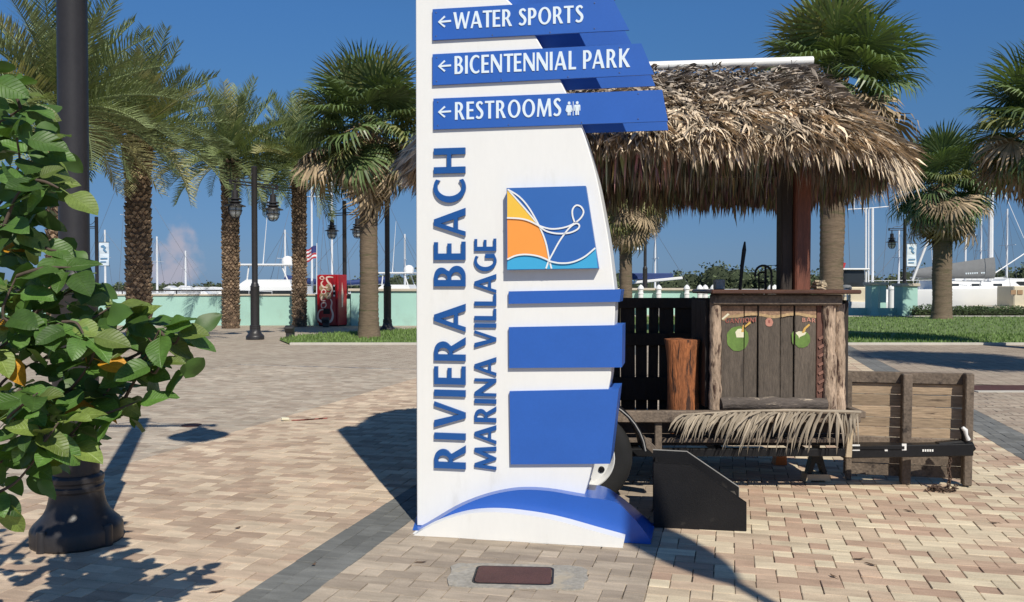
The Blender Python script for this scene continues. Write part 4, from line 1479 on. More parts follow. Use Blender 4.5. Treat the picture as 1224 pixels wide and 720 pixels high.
# ---- things on and round the bar
def stump():
    mb = MB()
    mb.lathe([(.001, 0), (.125, 0), (.122, .06), (.118, .18), (.116, .30), (.116, .52), (.120, .62), (.130, .69), (.128, .702), (.001, .705)], (1.285, 6.30, .392), 22,
             fn=lambda t, z: 1 + .06 * math.sin(3 * t + z * 6) + .04 * math.sin(7 * t - 9 * z))
    return solo(mb, 'log_stool', M['bark_orange'], 'orange barked upright log standing on the bar deck by the dark wall', 'log', smooth=50)
stump()
fro = MB()
a, b = Vector((1.20, 5.90, .585)), Vector((2.47, 5.91, .60))
rach = [a.lerp(b, i / 14) + Vector((0, 0, .018 * math.sin(i / 14 * PI) + U(-.003, .003))) for i in range(15)]
fro.tube(rach, [.007 + .006 * i / 14 for i in range(15)], 7)
for k in range(120):
    t = R()
    p = a.lerp(b, t) + Vector((0, U(-.012, .012), .018 * math.sin(t * PI)))
    dr_ = -.50 - .2 * R() if t < .82 else U(-.5, .1)
    d = Vector((dr_ * U(.7, 1.1), U(-.30, .05), U(-.5, -.1) if R() < .25 else -U(.7, 1.0))).normalized()
    side = Vector((-d.z, 0, d.x)).normalized()
    blade(fro, p, d, Vector((0, -1, 0)), side, U(.17, .30) * (1.15 if .3 < t < .9 else .8), U(.008, .016), 0, U(.9, 2.0), 1.0, random.gauss(0, .15))
solo(fro, 'dry_palm_frond', M['dry_frond'], 'dried brown palm frond hanging along the front edge of the bar deck', 'palm frond')
# black steps
ST0 = ground(781, 630.5)
ST0.z = 0
SRA = rad(9)
stp = thing('portable_steps', 'black two-tread portable steps beside the blue wave foot', 'steps', ST0, -SRA)
svx, svy = Vector((math.cos(SRA), -math.sin(SRA), 0)), Vector((math.sin(SRA), math.cos(SRA), 0))
def SL(x, y, z):
    return ST0 + svx * x + svy * y + Vector((0, 0, z))
W_ = .557
prof = [(0, 0), (W_, 0), (W_, .172), (.222, .395), (0, .40)]
for y0 in (0, .40):
    mb = MB().prism([prof], lambda x, z: SL(x, y0, z), lambda x, z: SL(x, y0 + .02, z))
    sp_ = mb.build('side_panel', M['black'], stp)
    mb = MB()
    ep = [SL(x, y0 + .01, z + .003) for x, z in (prof[2], prof[3], prof[4])]
    mb.tube([SL(W_ + .001, y0 + .01, 0.002), ep[0]], .0035, 5)
    mb.tube(ep, .0035, 5)
    mb.build('worn_edge', M['edge'] if y0 else M['black'], sp_)
srot = Euler((0, 0, -SRA)).to_matrix()
for x0, x1, z in ((.02, .25, .285), (.25, .53, .14)):
    MB().box(SL((x0 + x1) / 2, .21, z), (x1 - x0, .376, .02), srot, .003).build('tread', M['tread'], stp)
for x, z0, z1 in ((.02, .27, .36), (.25, .15, .275), (.53, .01, .13)):
    MB().box(SL(x, .21, (z0 + z1) / 2), (.016, .376, z1 - z0), srot, .003).build('riser', M['black'], stp)
# jack stand and orange chock under the trailer
jx = ground(975, 575)
js = thing('jack_stand', 'small dark A-shaped stand on a pale base under the bar trailer', 'stand', (jx.x, jx.y, 0))
mb = MB()
mb.prism([[(-.095, 0), (-.06, .0), (-.05, .014), (.05, .014), (.06, 0), (.1, 0), (.085, .06), (-.08, .06)]], lambda x, z: jx + Vector((x, -.05, z)), lambda x, z: jx + Vector((x, .07, z)))
mb.build('base', M['pale_wood'], js)
mb = MB()
mb.prism([[(-.07, .06), (-.035, .20), (.04, .20), (.075, .06), (.045, .06), (.02, .14), (-.015, .14), (-.04, .06)]], lambda x, z: jx + Vector((x, -.03, z)), lambda x, z: jx + Vector((x, .05, z)))
mb.build('frame', M['black'], js)
MB().box(jx + Vector((.003, .01, .245)), (.05, .05, .1), bev=.006).build('screw_post', M['black_metal'], js)
q = ground(931.5, 555)
oc = MB().prism([[(-.05, 0), (.05, 0), (.045, .085), (.02, .1), (-.035, .095)]], lambda x, z: q + Vector((x, -.05, z)), lambda x, z: q + Vector((x, .05, z)))
solo(oc, 'wheel_chock', M['orange'], 'small orange block on the shaded paving under the bar', 'chock')
# bar-top things
def solo_tube(pts, r, name, m, label, cat, n=8):
    return solo(MB().tube(pts, r, n), name, m, label, cat, smooth=50)
solo_tube([at(884.5, 347, 6.2), at(887, 318, 6.2), at(889.5, 299, 6.2), at(890.3, 289, 6.2)], [.012, .014, .016, .006], 'folded_parasol', M['black_metal'], 'thin black folded pole leaning up from the bar counter', 'pole')
fa = thing('bar_tap', 'black swan-neck tap with a wire rack on the bar counter', 'tap', (at(922, 348, 6.22).x, 6.22, 1.467))
pts = [at(922, 348, 6.22)] + [at(912.5 + 9.7 * math.cos(rad(a)), 327 - 9.4 * math.sin(rad(a)), 6.22) for a in range(0, 181, 20)] + [at(902.3, 331, 6.22)]
MB().tube(pts, .0085, 8).build('spout', M['black_metal'], fa, 50)
MB().tube([at(915, 348, 6.3), at(915, 318, 6.3), at(931, 317, 6.3), at(931, 348, 6.3)], .010, 6).build('rack_frame', M['black_metal'], fa)
mb = MB()
for py in (326, 338):
    mb.tube([at(907, py, 6.3), at(915, py, 6.3)], .006, 5)
mb.tube([at(907, 326, 6.3), at(907, 348, 6.3)], .006, 5)
mb.build('rack_rung', M['black_metal'], fa)
c0 = at(859.5, 341.5, 6.3)
solo(MB().box((c0.x, 6.3, 1.467 + .038), (.07, .09, .075), bev=.006), 'napkin_box', M['concrete'], 'grey box at the left end of the bar counter', 'box')
mb = MB()
for k in range(5):
    mb.tube([Vector((2.30 + U(-.02, .02) + .03 * math.cos(t + k), 6.27 + .03 * math.sin(t), 1.475 + .012 * k + .006 * math.sin(3 * t))) for t in [2 * PI * i / 14 for i in range(15)]], .011, 6)
solo(mb, 'coiled_rope', M['pale_wood'], 'small coil of pale rope at the foot of the red roof post', 'rope', smooth=50)

# ================================================================== STREET LAMPS
def lamp(loc, yaw, label, heads=(1, -1), banner=None, detail=1, zbase=0.0, hscale=1.0):
    g = 'dark street lamps round the marina plaza'
    L = thing('street_lamp', label, 'street lamp', loc, yaw, g)
    X = Vector((math.cos(yaw), math.sin(yaw), 0))
    Yv = Vector((-math.sin(yaw), math.cos(yaw), 0))
    o = Vector(loc)
    def q(x, y, z):
        return o + X * x + Yv * y + Vector((0, 0, z * hscale))
    n = 40 if detail else 14
    mb = MB()
    prof = [(.242, 0), (.248, .012), (.248, .085), (.242, .10), (.23, .118), (.207, .14), (.18, .17), (.160, .21), (.150, .25), (.145, .275), (.144, .30), (.150, .312), (.150, .33), (.141, .338), (.141, .352), (.147, .362), (.147, .385), (.138, .395), (.128, .40)]
    mb.lathe([(r, z * hscale) for r, z in prof], o, n, fn=lambda t, z: 1 + (.045 * 0))
    b = mb.build('base', M['iron'], L, 24)
    mb = MB()
    prof = [(.123, .395), (.123, 1.44), (.127, 1.45), (.127, 1.475), (.116, 1.49), (.106, 1.50), (.106, 1.53), (.094, 1.545), (.084, 1.56), (.082, 1.60), (.080, 4.72), (.083, 4.725), (.083, 4.75), (.05, 4.77)]
    mb.lathe([(r, z * hscale) for r, z in prof], o, n if detail else 12)
    mb.build('post', M['iron'], L, 40)
    if detail:
        mb = MB()
        for k in range(4):
            a = -.4 + k * PI / 2
            mb.lathe([(.030, .0), (.030, .105), (.026, .12), (.002, .122)], o + X * .232 * math.cos(a) + Yv * .235 * math.sin(a), 14)
            mb.build('bolt_cover', M['iron'], L, 50)
            mb = MB()
    for s in heads:
        mb = MB()
        for z in (4.30, 4.22):
            mb.bar(q(.02 * s, 0, z), q(.80 * s, 0, z), .045, .035, .006)
        mb.box(q(.78 * s, 0, 4.26), (.06, .06, .13), Euler((0, 0, yaw)).to_matrix())
        mb.tube([q(s * x, 0, z) for x, z in spline([(.05, 4.62), (.12, 4.50), (.26, 4.40), (.42, 4.40), (.56, 4.37), (.60, 4.31)], 3)], .013, 6)
        mb.build('arm', M['iron'], L)
        hx = .64 * s
        hd = []
        mb = MB()
        mb.tube([q(hx, 0, 4.21), q(hx, 0, 4.02)], .028, 8)
        mb.lathe([(.04, 4.06 * hscale), (.085, 4.045 * hscale), (.088, 3.86 * hscale), (.10, 3.85 * hscale), (.172, 3.835 * hscale), (.172, 3.80 * hscale), (.10, 3.79 * hscale), (.10, 3.76 * hscale), (.172, 3.755 * hscale), (.172, 3.72 * hscale), (.12, 3.70 * hscale), (.15, 3.68 * hscale), (.285, 3.63 * hscale), (.290, 3.615 * hscale), (.24, 3.61 * hscale), (.12, 3.63 * hscale)], q(hx, 0, 0), n)
        h = mb.build('lamp_head', M['iron'], L, 40)
        mb = MB()
        mb.lathe([(.14, 3.62 * hscale), (.155, 3.58 * hscale), (.158, 3.50 * hscale), (.14, 3.42 * hscale), (.10, 3.36 * hscale), (.04, 3.335 * hscale), (.001, 3.33 * hscale)], q(hx, 0, 0), 20)
        mb.build('lamp_globe', M['glass'], h, 60)
        mb = MB()
        for k in range(8 if detail else 6):
            a = 2 * PI * k / (8 if detail else 6)
            e_ = X * math.cos(a) + Yv * math.sin(a)
            mb.tube([q(hx, 0, z) + e_ * r for r, z in ((.18, 3.62), (.185, 3.50), (.165, 3.41), (.11, 3.33), (.03, 3.30))], .009 if detail else .012, 5)
        ring = [q(hx, 0, 3.50) + (X * math.cos(t) + Yv * math.sin(t)) * .188 for t in [2 * PI * i / 16 for i in range(17)]]
        mb.tube(ring, .011, 5, False)
        mb.build('globe_guard', M['iron'], h)
    if banner:
        s = banner
        mb = MB()
        for z in (3.55, 2.42):
            mb.tube([q(.05 * s, 0, z), q(.62 * s, 0, z)], .014, 6)
        mb.build('banner_arm', M['iron'], L)
        vs, fs = [], []
        for i in range(7):
            for j in range(2):
                vs.append(q(s * (.12 + .46 * j), .02 * math.sin(i * 1.3 + j), 3.53 - i * .182))
        for i in range(6):
            fs.append((i * 2, i * 2 + 1, i * 2 + 3, i * 2 + 2))
        bn = MB().add(vs, fs).build('banner', M['banner'], L)
        for yy in (-.026, .026):
            mb = MB()
            mb.prism([[(.20, 3.38), (.34, 3.42), (.46, 3.30), (.40, 3.20), (.50, 3.10), (.44, 3.06), (.30, 3.18), (.34, 3.28), (.22, 3.30)]], lambda x, z: q(s * x, yy, z), lambda x, z: q(s * x, yy * .93, z))
            mb.prism([[(.18, 2.80), (.52, 2.80), (.52, 2.74), (.18, 2.74)]], lambda x, z: q(s * x, yy, z), lambda x, z: q(s * x, yy * .93, z))
            mb.prism([[(.18, 2.64), (.46, 2.64), (.46, 2.58), (.18, 2.58)]], lambda x, z: q(s * x, yy, z), lambda x, z: q(s * x, yy * .93, z))
            mb.build('banner_print', M['banner_blue'], bn)
    return L
lp = ground(92.5, 657)
lamp((lp.x * (lp.y + .16) / lp.y, lp.y + .16, 0), rad(2), 'large dark lamp post in the left foreground behind the leafy shrub')
lq_ = ground(305, 406)
lamp((lq_.x, lq_.y, 0), rad(56), 'dark twin-headed street lamp in front of the turquoise wall, left of the red machine', detail=0)
lamp((at(412, 341, 32.5).x, 32.5, 0), rad(-30), 'dark street lamp right behind the red drink machine', detail=0)
lamp((at(463, 341, 27).x, 27, 0), rad(200), 'dark street lamp just behind the cabbage palm on the left lawn', heads=(1,), detail=0)
lamp((at(116, 341, 40).x, 40, 0), rad(180), 'distant street lamp with a banner beside the foreground post', heads=(1,), banner=-1, detail=0)
lamp((at(771, 341, 43.5).x, 43.5, .9), rad(0), 'distant street lamp with a white banner seen under the thatch', heads=(1,), banner=-1, detail=0)
lamp((at(1081, 341, 41.5).x, 41.5, 0), rad(180), 'street lamp with a banner between the turquoise pillars and the right palm', heads=(1,), banner=-1, detail=0)

# the pole sign beyond the right edge of the picture whose shadow falls beside the steps
pp = Vector((2.47, .40, 0))
ps = thing('pole_sign', 'grey pole with a blank oval plate standing right of the picture', 'sign', pp)
MB().tube([pp, pp + Vector((0, 0, 5.2))], .038, 12).build('pole', M['iron'], ps, 50)
mb = MB()
pts = spline([(x_, z_ + 2.08) for x_, z_ in ((0, 1.95), (.07, 2.02), (.16, 2.25), (.21, 2.6), (.2, 3.0), (.12, 3.3), (0, 3.4), (-.12, 3.3), (-.2, 3.0), (-.21, 2.6), (-.16, 2.25), (-.07, 2.02), (0, 1.95))], 3)[:-1]
mb.prism([pts], lambda x, z: pp + Vector((x, -.045, z)), lambda x, z: pp + Vector((x, -.04, z)))
mb.build('plate', M['concrete'], ps)

# ================================================================== PALMS
def pinnate(L, n, arch, ll, w, seed, up=.5, droop=.35):
    """a feather frond along +X; leaflets in a V on both sides"""
    random.seed(seed)
    mb = MB()
    pts = []
    for i in range(13):
        t = i / 12
        a = arch * t * t
        pts.append(Vector((L * (t - .12 * arch * t ** 3), 0, L * (-.42 * arch * t ** 2.2))))
    mb.tube(pts, [.030 * (1 - .85 * i / 12) + .004 for i in range(13)], 4)
    def at_(t):
        f = t * 12
        i = min(int(f), 11)
        return pts[i].lerp(pts[i + 1], f - i), (pts[i + 1] - pts[i]).normalized()
    for k in range(n):
        t = .14 + .86 * (k + R() * .6) / n
        p, d = at_(t)
        for s in (-1, 1):
            sideV = Vector((0, s, 0))
            upV = d.cross(sideV) * s
            if upV.z < 0:
                upV = -upV
            fw = .55 + .5 * t + U(-.12, .12)
            dirv = (sideV + d * fw + upV * (up + U(-.35, .25))).normalized()
            l = ll * (.45 + .75 * math.sin(PI * min(1, (t * .92 + .1)))) * U(.85, 1.12)
            m1 = p + dirv * l * .5
            tip = m1 + (dirv + Vector((0, 0, -droop * U(.3, 1.6)))).normalized() * l * .5
            wv = d * w * .5
            nb = d.cross(dirv).normalized() * w * .15
            mb.add([p - wv * .6, p + wv * .6, m1 + wv + nb, m1 - wv - nb, tip], [(0, 1, 2, 3), (3, 2, 4)])
    return mb
def fan(pl, r, n, spread, seed, droop=.4, w=.05, fold=.25):
    """a fan leaf: petiole along +X then ribs spreading from its end"""
    random.seed(seed)
    mb = MB()
    pts = [Vector((pl * t, 0, .10 * pl * math.sin(t * PI) - .04 * t)) for t in (0, .25, .5, .75, 1)]
    mb.tube(pts, [.022, .018, .016, .014, .012], 4)
    h = pts[-1]
    for k in range(n):
        a = rad(-spread + 2 * spread * (k + .5) / n) + U(-.02, .02)
        rr = r * (.72 + .28 * math.cos(a * .62)) * U(.92, 1.06)
        base = Vector((math.cos(a), math.sin(a), 0))
        lift = fold * (abs(math.sin(a))) + U(-.05, .05)
        d = (base + Vector((0, 0, lift - .1))).normalized()
        s = Vector((-math.sin(a), math.cos(a), 0))
        tw = Vector((0, 0, .5)) * (1 if k % 2 else -1)
        p1 = h + d * rr * .5
        d2 = (d + Vector((0, 0, -droop * U(.25, .8)))).normalized()
        p2 = p1 + d2 * rr * .28
        d3 = (d2 + Vector((0, 0, -droop * U(.6, 2.0)))).normalized()
        p3 = p2 + d3 * rr * .27
        w1 = (s + tw * .5) * w * .5
        w2 = (s + tw * .4) * w * .36
        mb.add([h, p1 - w1, p1 + w1, p2 + w2, p2 - w2, p3], [(0, 1, 2), (1, 4, 3, 2), (4, 5, 3)])
    random.seed(seed + 99)
    return mb
date_m = [pinnate(2.65, 46, a, .56, .036, 10 + i, .75, .22).mesh('frond') for i, a in enumerate((.25, .5, .8, 1.1))]
sabal_m = [fan(1.05, 1.02, 44, 155, 30 + i, dr, .06).mesh('fan_leaf') for i, dr in enumerate((.3, .65, 1.0))]
dead_m = [fan(1.0, 1.0, 26, 95, 50 + i, .75, .07, .05).mesh('dead_leaf') for i in range(2)]
def inst(name, me, m, loc, rot, s, parent):
    key = me.name + m.name
    if key not in INST:
        c = me.copy()
        c.materials.clear()
        c.materials.append(m)
        INST[key] = c
    o = bpy.data.objects.new(name, INST[key])
    o.location = loc
    o.rotation_euler = rot
    o.scale = (s, s, s)
    o.parent = parent
    COL.objects.link(o)
    return o
INST = {}
def date_palm(x, y, zc, r, label, seed, fs=1.0, nf=64, lean=0.0):
    random.seed(seed)
    t = thing('date_palm', label, 'palm tree', (x, y, 0), U(0, 6), 'date palms on the left of the plaza')
    o = Vector((x, y, 0))
    mb = MB()
    prof = []
    n = 40
    for i in range(n + 1):
        z = zc * i / n
        rr = r * (1.08 - .12 * min(1, z / 1.0)) if z < 1 else r * (.96 + .16 * max(0, (z - zc + .9)) / .9)
        prof.append((rr * .90, z))
    mb.lathe([(r * 1.0, 0)] + prof[1:] + [(r * .3, zc + .15)], o, 20)
    mb.build('trunk', M['date_trunk'], t, 40)
    # old leaf bases in a spiral, each a small wedge
    mb = MB()
    gap = .105
    k, z, ang = 0, .05, 0.0
    nring = 13
    while z < zc - .02:
        for j in range(nring):
            a = 2 * PI * (j + .5 * (k % 2)) / nring + U(-.05, .05)
            rr = r * (.93 if z < zc - .9 else .93 + .18 * (z - zc + .9) / .9)
            e_ = Vector((math.cos(a), math.sin(a), 0))
            s_ = Vector((-math.sin(a), math.cos(a), 0))
            w = PI * rr / nring * 1.12
            out = U(.02, .075) if z < zc - .7 else U(.05, .11)
            c = o + e_ * rr + Vector((0, 0, z + U(-.028, .028)))
            hgt = gap * .95
            b = e_ * (-.05)
            vs = [c - s_ * w + b, c + b - Vector((0, 0, hgt * .6)), c + s_ * w + b, c + b + Vector((0, 0, hgt * .55)),
                  c - s_ * w * .62 + e_ * out * .7 + Vector((0, 0, hgt * .25)), c + s_ * w * .62 + e_ * out * .7 + Vector((0, 0, hgt * .25)), c + e_ * out + Vector((0, 0, hgt * .5)), c + e_ * out * .45 - Vector((0, 0, hgt * .42))]
            mb.add(vs, [(0, 4, 7, 1), (1, 7, 5, 2), (4, 6, 5, 7), (0, 3, 6, 4), (3, 2, 5, 6)])
        z += gap
        k += 1
    mb.build('leaf_base', M['boot'], t, kind='stuff')
    for i in range(nf):
        f = (i + .5) / nf
        el = 84 - 108 * f ** .95 + U(-9, 9)
        az = i * 2.39996 + U(-.25, .25)
        mi = 0 if el > 55 else (1 if el > 25 else (2 if el > -2 else 3))
        m = M['date_frond'] if R() < .86 else M['date_frond_new']
        s = fs * (U(.80, 1.06) if el > -12 else U(.6, .85))
        inst('frond', date_m[mi], m, (.08 * math.cos(az), .08 * math.sin(az), zc + .02 + .16 * max(0, el) / 80), (U(-.25, .25), -rad(el), az), s, t)
    return t
def sabal_palm(x, y, zc, r, label, seed, fs=1.0, nf=46, nd=44, flare=1.25):
    random.seed(seed)
    t = thing('cabbage_palm', label, 'palm tree', (x, y, 0), U(0, 6), 'fan-leaved cabbage palms round the plaza')
    o = Vector((x, y, 0))
    prof, n = [], 90
    for i in range(n + 1):
        z = (zc - .25) * i / n
        rr = r * (1 + (flare - 1) * math.exp(-z / .35)) * (U(.985, 1.03) if i % 2 else U(.95, .985))
        prof.append((rr, z))
    ph = U(0, 6)
    mb = MB().lathe(prof + [(r * .5, zc)], o + Vector((0, 0, 0)), 16, fn=lambda a, z: 1 + .05 * math.sin(2 * a + ph + z) + .03 * math.sin(5 * a - z * 3))
    mb.build('trunk', M['sabal_trunk'], t, 50)
    mb = MB()
    for k in range(46):
        z = zc - 1.15 + 1.1 * k / 46
        a = k * 2.4
        e_, s_ = Vector((math.cos(a), math.sin(a), 0)), Vector((-math.sin(a), math.cos(a), 0))
        c = o + e_ * r * .95 + Vector((0, 0, z))
        l = U(.16, .34)
        tip = c + e_ * l * .55 + Vector((0, 0, l))
        mb.add([c - s_ * .07, c + s_ * .07, tip + s_ * .025, tip - s_ * .025, c + e_ * .05 - Vector((0, 0, .03)), tip + e_ * .03], [(0, 1, 2, 3), (0, 4, 5, 3), (4, 1, 2, 5)])
    mb.build('leaf_boot', M['fibre'], t, kind='stuff')
    for i in range(nf):
        f = (i + .5) / nf
        el = 84 - 142 * f ** .9 + U(-10, 10)
        az = i * 2.39996 + U(-.3, .3)
        mi = 0 if el > 40 else (1 if el > 5 else 2)
        m = M['sabal_frond'] if R() < .85 - .25 * f else M['sabal_pale']
        inst('fan_leaf', sabal_m[mi], m, (.05 * math.cos(az), .05 * math.sin(az), zc), (U(-.5, .5), -rad(el), az), fs * U(.88, 1.1), t)
    for i in range(nd):
        az = i * 2.39996 + U(-.4, .4)
        el = U(-86, -22)
        inst('dead_leaf', random.choice(dead_m), M['dead_frond'], (.16 * math.cos(az), .16 * math.sin(az), zc - U(.0, .45)), (U(-.6, .6), -rad(el), az), fs * U(.6, 1.15), t)
    return t
def px_x(px, Y):
    return (px - 612) / FP * Y
date_palm(px_x(76, 17), 17, 5.0, .30, 'date palm whose trunk is hidden behind the foreground lamp post', 1, .95)
date_palm(px_x(166, 20), 20, 5.0, .285, 'date palm with the widest trunk, nearest right of the foreground lamp post', 2, .92)
date_palm(px_x(276, 29), 29, 5.75, .29, 'date palm standing left of the twin-headed lamp by the turquoise wall', 3, 1.05)
date_palm(px_x(358, 30.2), 30.2, 5.6, .25, 'slim date palm between the twin-headed lamp and the red machine', 4, 1.0)
sabal_palm(px_x(441, 23.4), 23.4, 5.9, .265, 'bushy cabbage palm on the left lawn beside the white sign', 5, 1.12, 54, 34)
sabal_palm(px_x(748, 33), 33, 5.3, .26, 'cabbage palm seen between the sign and the bar under the thatch', 6, 1.1, 36, 64)
sabal_palm(px_x(994, 22), 22, 6.9, .30, 'tall cabbage palm rising behind the right end of the thatched roof', 7, 1.16, 52, 40)
sabal_palm(px_x(1126, 36.5), 36.5, 5.9, .38, 'cabbage palm on the back edge of the right lawn before the boats', 8, 1.25, 54, 28)
sabal_palm(px_x(1252, 19.5), 19.5, 5.3, .28, 'cabbage palm with only its crown showing at the right picture edge', 9, 1.0, 50, 26)
sabal_palm(11.2, 11.0, 6.0, .28, 'cabbage palm standing right of the picture whose shade falls on the paving', 10, 1.0, 44, 16)
random.seed(77)
# hose on the right palm and uplights at palm feet
q = ground(1135, 378)
for (px, py, w) in ((347, 404, 'at the left corner of the left lawn'), (265, 372, 'at the foot of the palm left of the twin-headed lamp'), (422, 382, 'left of the cabbage palm on the left lawn')):
    g = ground(px, max(py, 384))
    g.y = min(g.y, 29.8)
    mb = MB().box(g + Vector((0, 0, .12)), (.22, .2, .24), bev=.03)
    mb.box(g + Vector((0, -.08, .25)), (.26, .16, .2), (.5, 0, 0), .03)
    solo(mb, 'uplight', M['grille'], 'small dark uplight ' + w, 'light fixture', 'uplights at the palms')

# ================================================================== QUAY WALLS, PILLARS, RAIL
random.seed(5)
w1 = thing('quay_wall', 'long turquoise quay wall behind the date palms', 'wall', (-20, 31.2, 0))
for k in range(10):
    x0 = -43 + k * 4
    MB().box((x0 + 2, 31.25, .56), (3.99, .3, 1.12)).build('wall_panel', M['teal'], w1)
MB().box((-23.2, 31.25, 1.135), (39.6, .4, .06), bev=.01).build('coping', M['beige'], w1)
rl = thing('quay_railing', 'dark pipe railing along the top of the turquoise wall', 'railing', (-20, 31.4, 1.16))
MB().tube([(-43, 31.3, 1.30), (-10.4, 31.3, 1.30)], .03, 6).build('top_rail', M['iron'], rl)
for k in range(17):
    MB().tube([(-43 + k * 2.03, 31.3, 1.16), (-43 + k * 2.03, 31.3, 1.30)], .02, 6).build('post', M['iron'], rl)
w2 = thing('raised_wall', 'taller turquoise wall with a tan cap right of the red machine', 'wall', (-4.9, 31.2, 0))
x0, x1 = px_x(420, 31), px_x(497, 31) + 1.0
MB().box(((x0 + x1) / 2, 31.15, .64), (x1 - x0, .5, 1.28)).build('wall_panel', M['teal'], w2)
MB().box(((x0 + x1) / 2, 31.15, 1.32), (x1 - x0 + .2, .66, .10), bev=.015).build('cap', M['beige'], w2)
MB().box((-3.05, 37, .45), (.3, 11.5, .9)).build('return_wall', M['teal'], w2)
# far side: planter walls behind the bar
w3 = thing('planter_wall', 'turquoise planter with a beige cap seen under the thatch', 'wall', (6.6, 42.5, 0))
MB().box((6.0, 42.5, .62), (5.2, .9, 1.24)).build('wall_panel', M['teal'], w3)
MB().box((6.1, 42.5, 1.29), (5.6, 1.2, .12), bev=.02).build('cap', M['beige'], w3)
MB().box((8.9, 42.6, 1.24), (3.0, .8, .10), bev=.02).build('cap', M['beige'], w3)
MB().box((8.9, 42.6, .6), (2.8, .6, 1.18)).build('wall_panel', M['teal'], w3)
PN = ('leftmost of the row over the dark planks', 'second from left over the dark planks', 'third from left over the dark planks', 'fourth from left over the dark planks', 'close right of the fourth one', 'just left of the grey bar-top box', 'under the tap, left of a close pair', 'under the tap, right of a close pair')
for kk, px in enumerate((766, 787.5, 821, 836.5, 843, 852.5, 921, 926)):
    x = px_x(px, 41.7)
    mb = MB().lathe([(.13, 0), (.13, 1.05), (.15, 1.06), (.15, 1.10), (.12, 1.12), (.12, 1.28), (.16, 1.30), (.15, 1.38), (.09, 1.47), (.01, 1.53)], (x, 41.7, 0), 12)
    solo(mb, 'mooring_post', M['gel'], 'white capped dock post, ' + PN[kk], 'post', 'white capped posts seen through the bar', 40)
rl2 = thing('dock_railing', 'pale dock railing seen beyond the bar counter', 'railing', (12, 42.3, 0))
MB().tube([(9.6, 42.3, 1.27), (17, 42.3, 1.27)], .035, 6).build('top_rail', M['gel'], rl2)
MB().tube([(9.6, 42.3, .95), (17, 42.3, .95)], .025, 6).build('mid_rail', M['gel'], rl2)
for k in range(8):
    MB().tube([(9.6 + k * 1.05, 42.3, 0), (9.6 + k * 1.05, 42.3, 1.27)], .03, 6).build('post', M['gel'], rl2)
# pillars right
def pillar(px0, px1, Y, d, h, label):
    w = (px1 - px0) / FP * Y
    x = px_x((px0 + px1) / 2, Y)
    t = thing('gate_pillar', label, 'pillar', (x, Y, 0), 0, 'turquoise pillars with tan caps')
    c = Y + d / 2
    MB().box((x, c, h / 2), (w, d, h), bev=.01).build('shaft', M['teal'], t)
    MB().box((x, c, h + .05), (w + .18, d + .18, .15), bev=.02).build('cap', M['beige'], t)
    MB().box((x, c, .06), (w + .06, d + .06, .12), bev=.01).build('plinth', M['teal'], t)
pillar(1041.7, 1050, 41.2, .75, 1.52, 'turquoise pillar nearest the bar, left of its narrow twin')
pillar(1052.3, 1059.5, 43.2, .45, 1.52, 'narrow turquoise pillar behind the low turquoise wall')
pillar(1079, 1097, 40.9, .95, 1.46, 'widest turquoise pillar with a tan cap left of the hedge')
w4 = thing('low_wall', 'low turquoise wall running between the pillars', 'wall', (17, 42, 0))
MB().box((px_x(1018, 42), 41.9, .18), (2.0, .3, .36)).build('wall_panel', M['teal'], w4)
MB().box((px_x(1060, 42), 41.7, .18), (1.5, .3, .36)).build('wall_panel', M['teal'], w4)
mb = MB().lathe([(.16, 0), (.16, 1.25), (.19, 1.27), (.17, 1.38), (.02, 1.5)], (px_x(1065.5, 44), 44, 0), 12)
solo(mb, 'mooring_post', M['gel'], 'white capped dock post between the two turquoise pillars', 'post', None, 40)

# hedge
hd = MB()
hx0, hx1 = px_x(1092, 40.3), 30
for k in range(6500):
    x = U(hx0, hx1)
    y = 40.5 + U(-.55, .55)
    top = .45 + .16 * noise.noise(Vector((x * 1.1, 3, 0))) + .12 * noise.noise(Vector((x * 4, 7, 0)))
    if x < hx0 + 1.2:
        top *= 1.15
    z = top * R() ** .5
    a, b_ = U(0, 6.28), U(-.6, 1.0)
    d = Vector((math.cos(a) * math.cos(b_), math.sin(a) * math.cos(b_), math.sin(b_)))
    s = d.cross(Vector((U(-1, 1), U(-1, 1), 1))).normalized() * U(.02, .035)
    c = Vector((x, y, z))
    l = U(.06, .13)
    hd.add([c - s * .4, c + d * l * .5 - s, c + d * l, c + d * l * .5 + s], [(0, 1, 2, 3)])
hedge = thing('hedge', 'low clipped hedge in front of the moored white boats', 'hedge', (20, 40.5, 0))
hd.build('foliage', M['hedge_leaf'], hedge, kind='stuff')
MB().box(((hx0 + hx1) / 2, 40.55, .16), (hx1 - hx0 - .3, .6, .30), bev=.08).build('twigs', M['far_tree_core'], hedge)

# ================================================================== DRINK MACHINE
VMY = 30.4
vmx = px_x(392, VMY)
VA = rad(20)
vm = thing('drink_machine', 'red drink vending machine with white script standing by the turquoise wall', 'vending machine', (vmx, VMY, 0), -VA)
vx, vy = Vector((math.cos(VA), -math.sin(VA), 0)), Vector((math.sin(VA), math.cos(VA), 0))
vo = Vector((vmx, VMY, 0))
def VP(x, y, z):
    return vo + vx * x + vy * y + Vector((0, 0, z))
vr = Euler((0, 0, -VA)).to_matrix()
MB().box(VP(0, .31, .96), (.84, .62, 1.84), vr, .02).build('cabinet', M['machine_red'], vm)
MB().box(VP(-.04, -.03, .99), (.78, .06, 1.72), vr, .015).build('front_panel', M['machine_red'], vm)
MB().box(VP(0, .31, .03), (.8, .56, .06), vr).build('plinth', M['black'], vm)
def vprint(pts, m, y=-.0635, name='script'):
    return MB().prism([pts], lambda x, z: VP(x, y, z), lambda x, z: VP(x, y + .003, z)).build(name, M[m], vm)
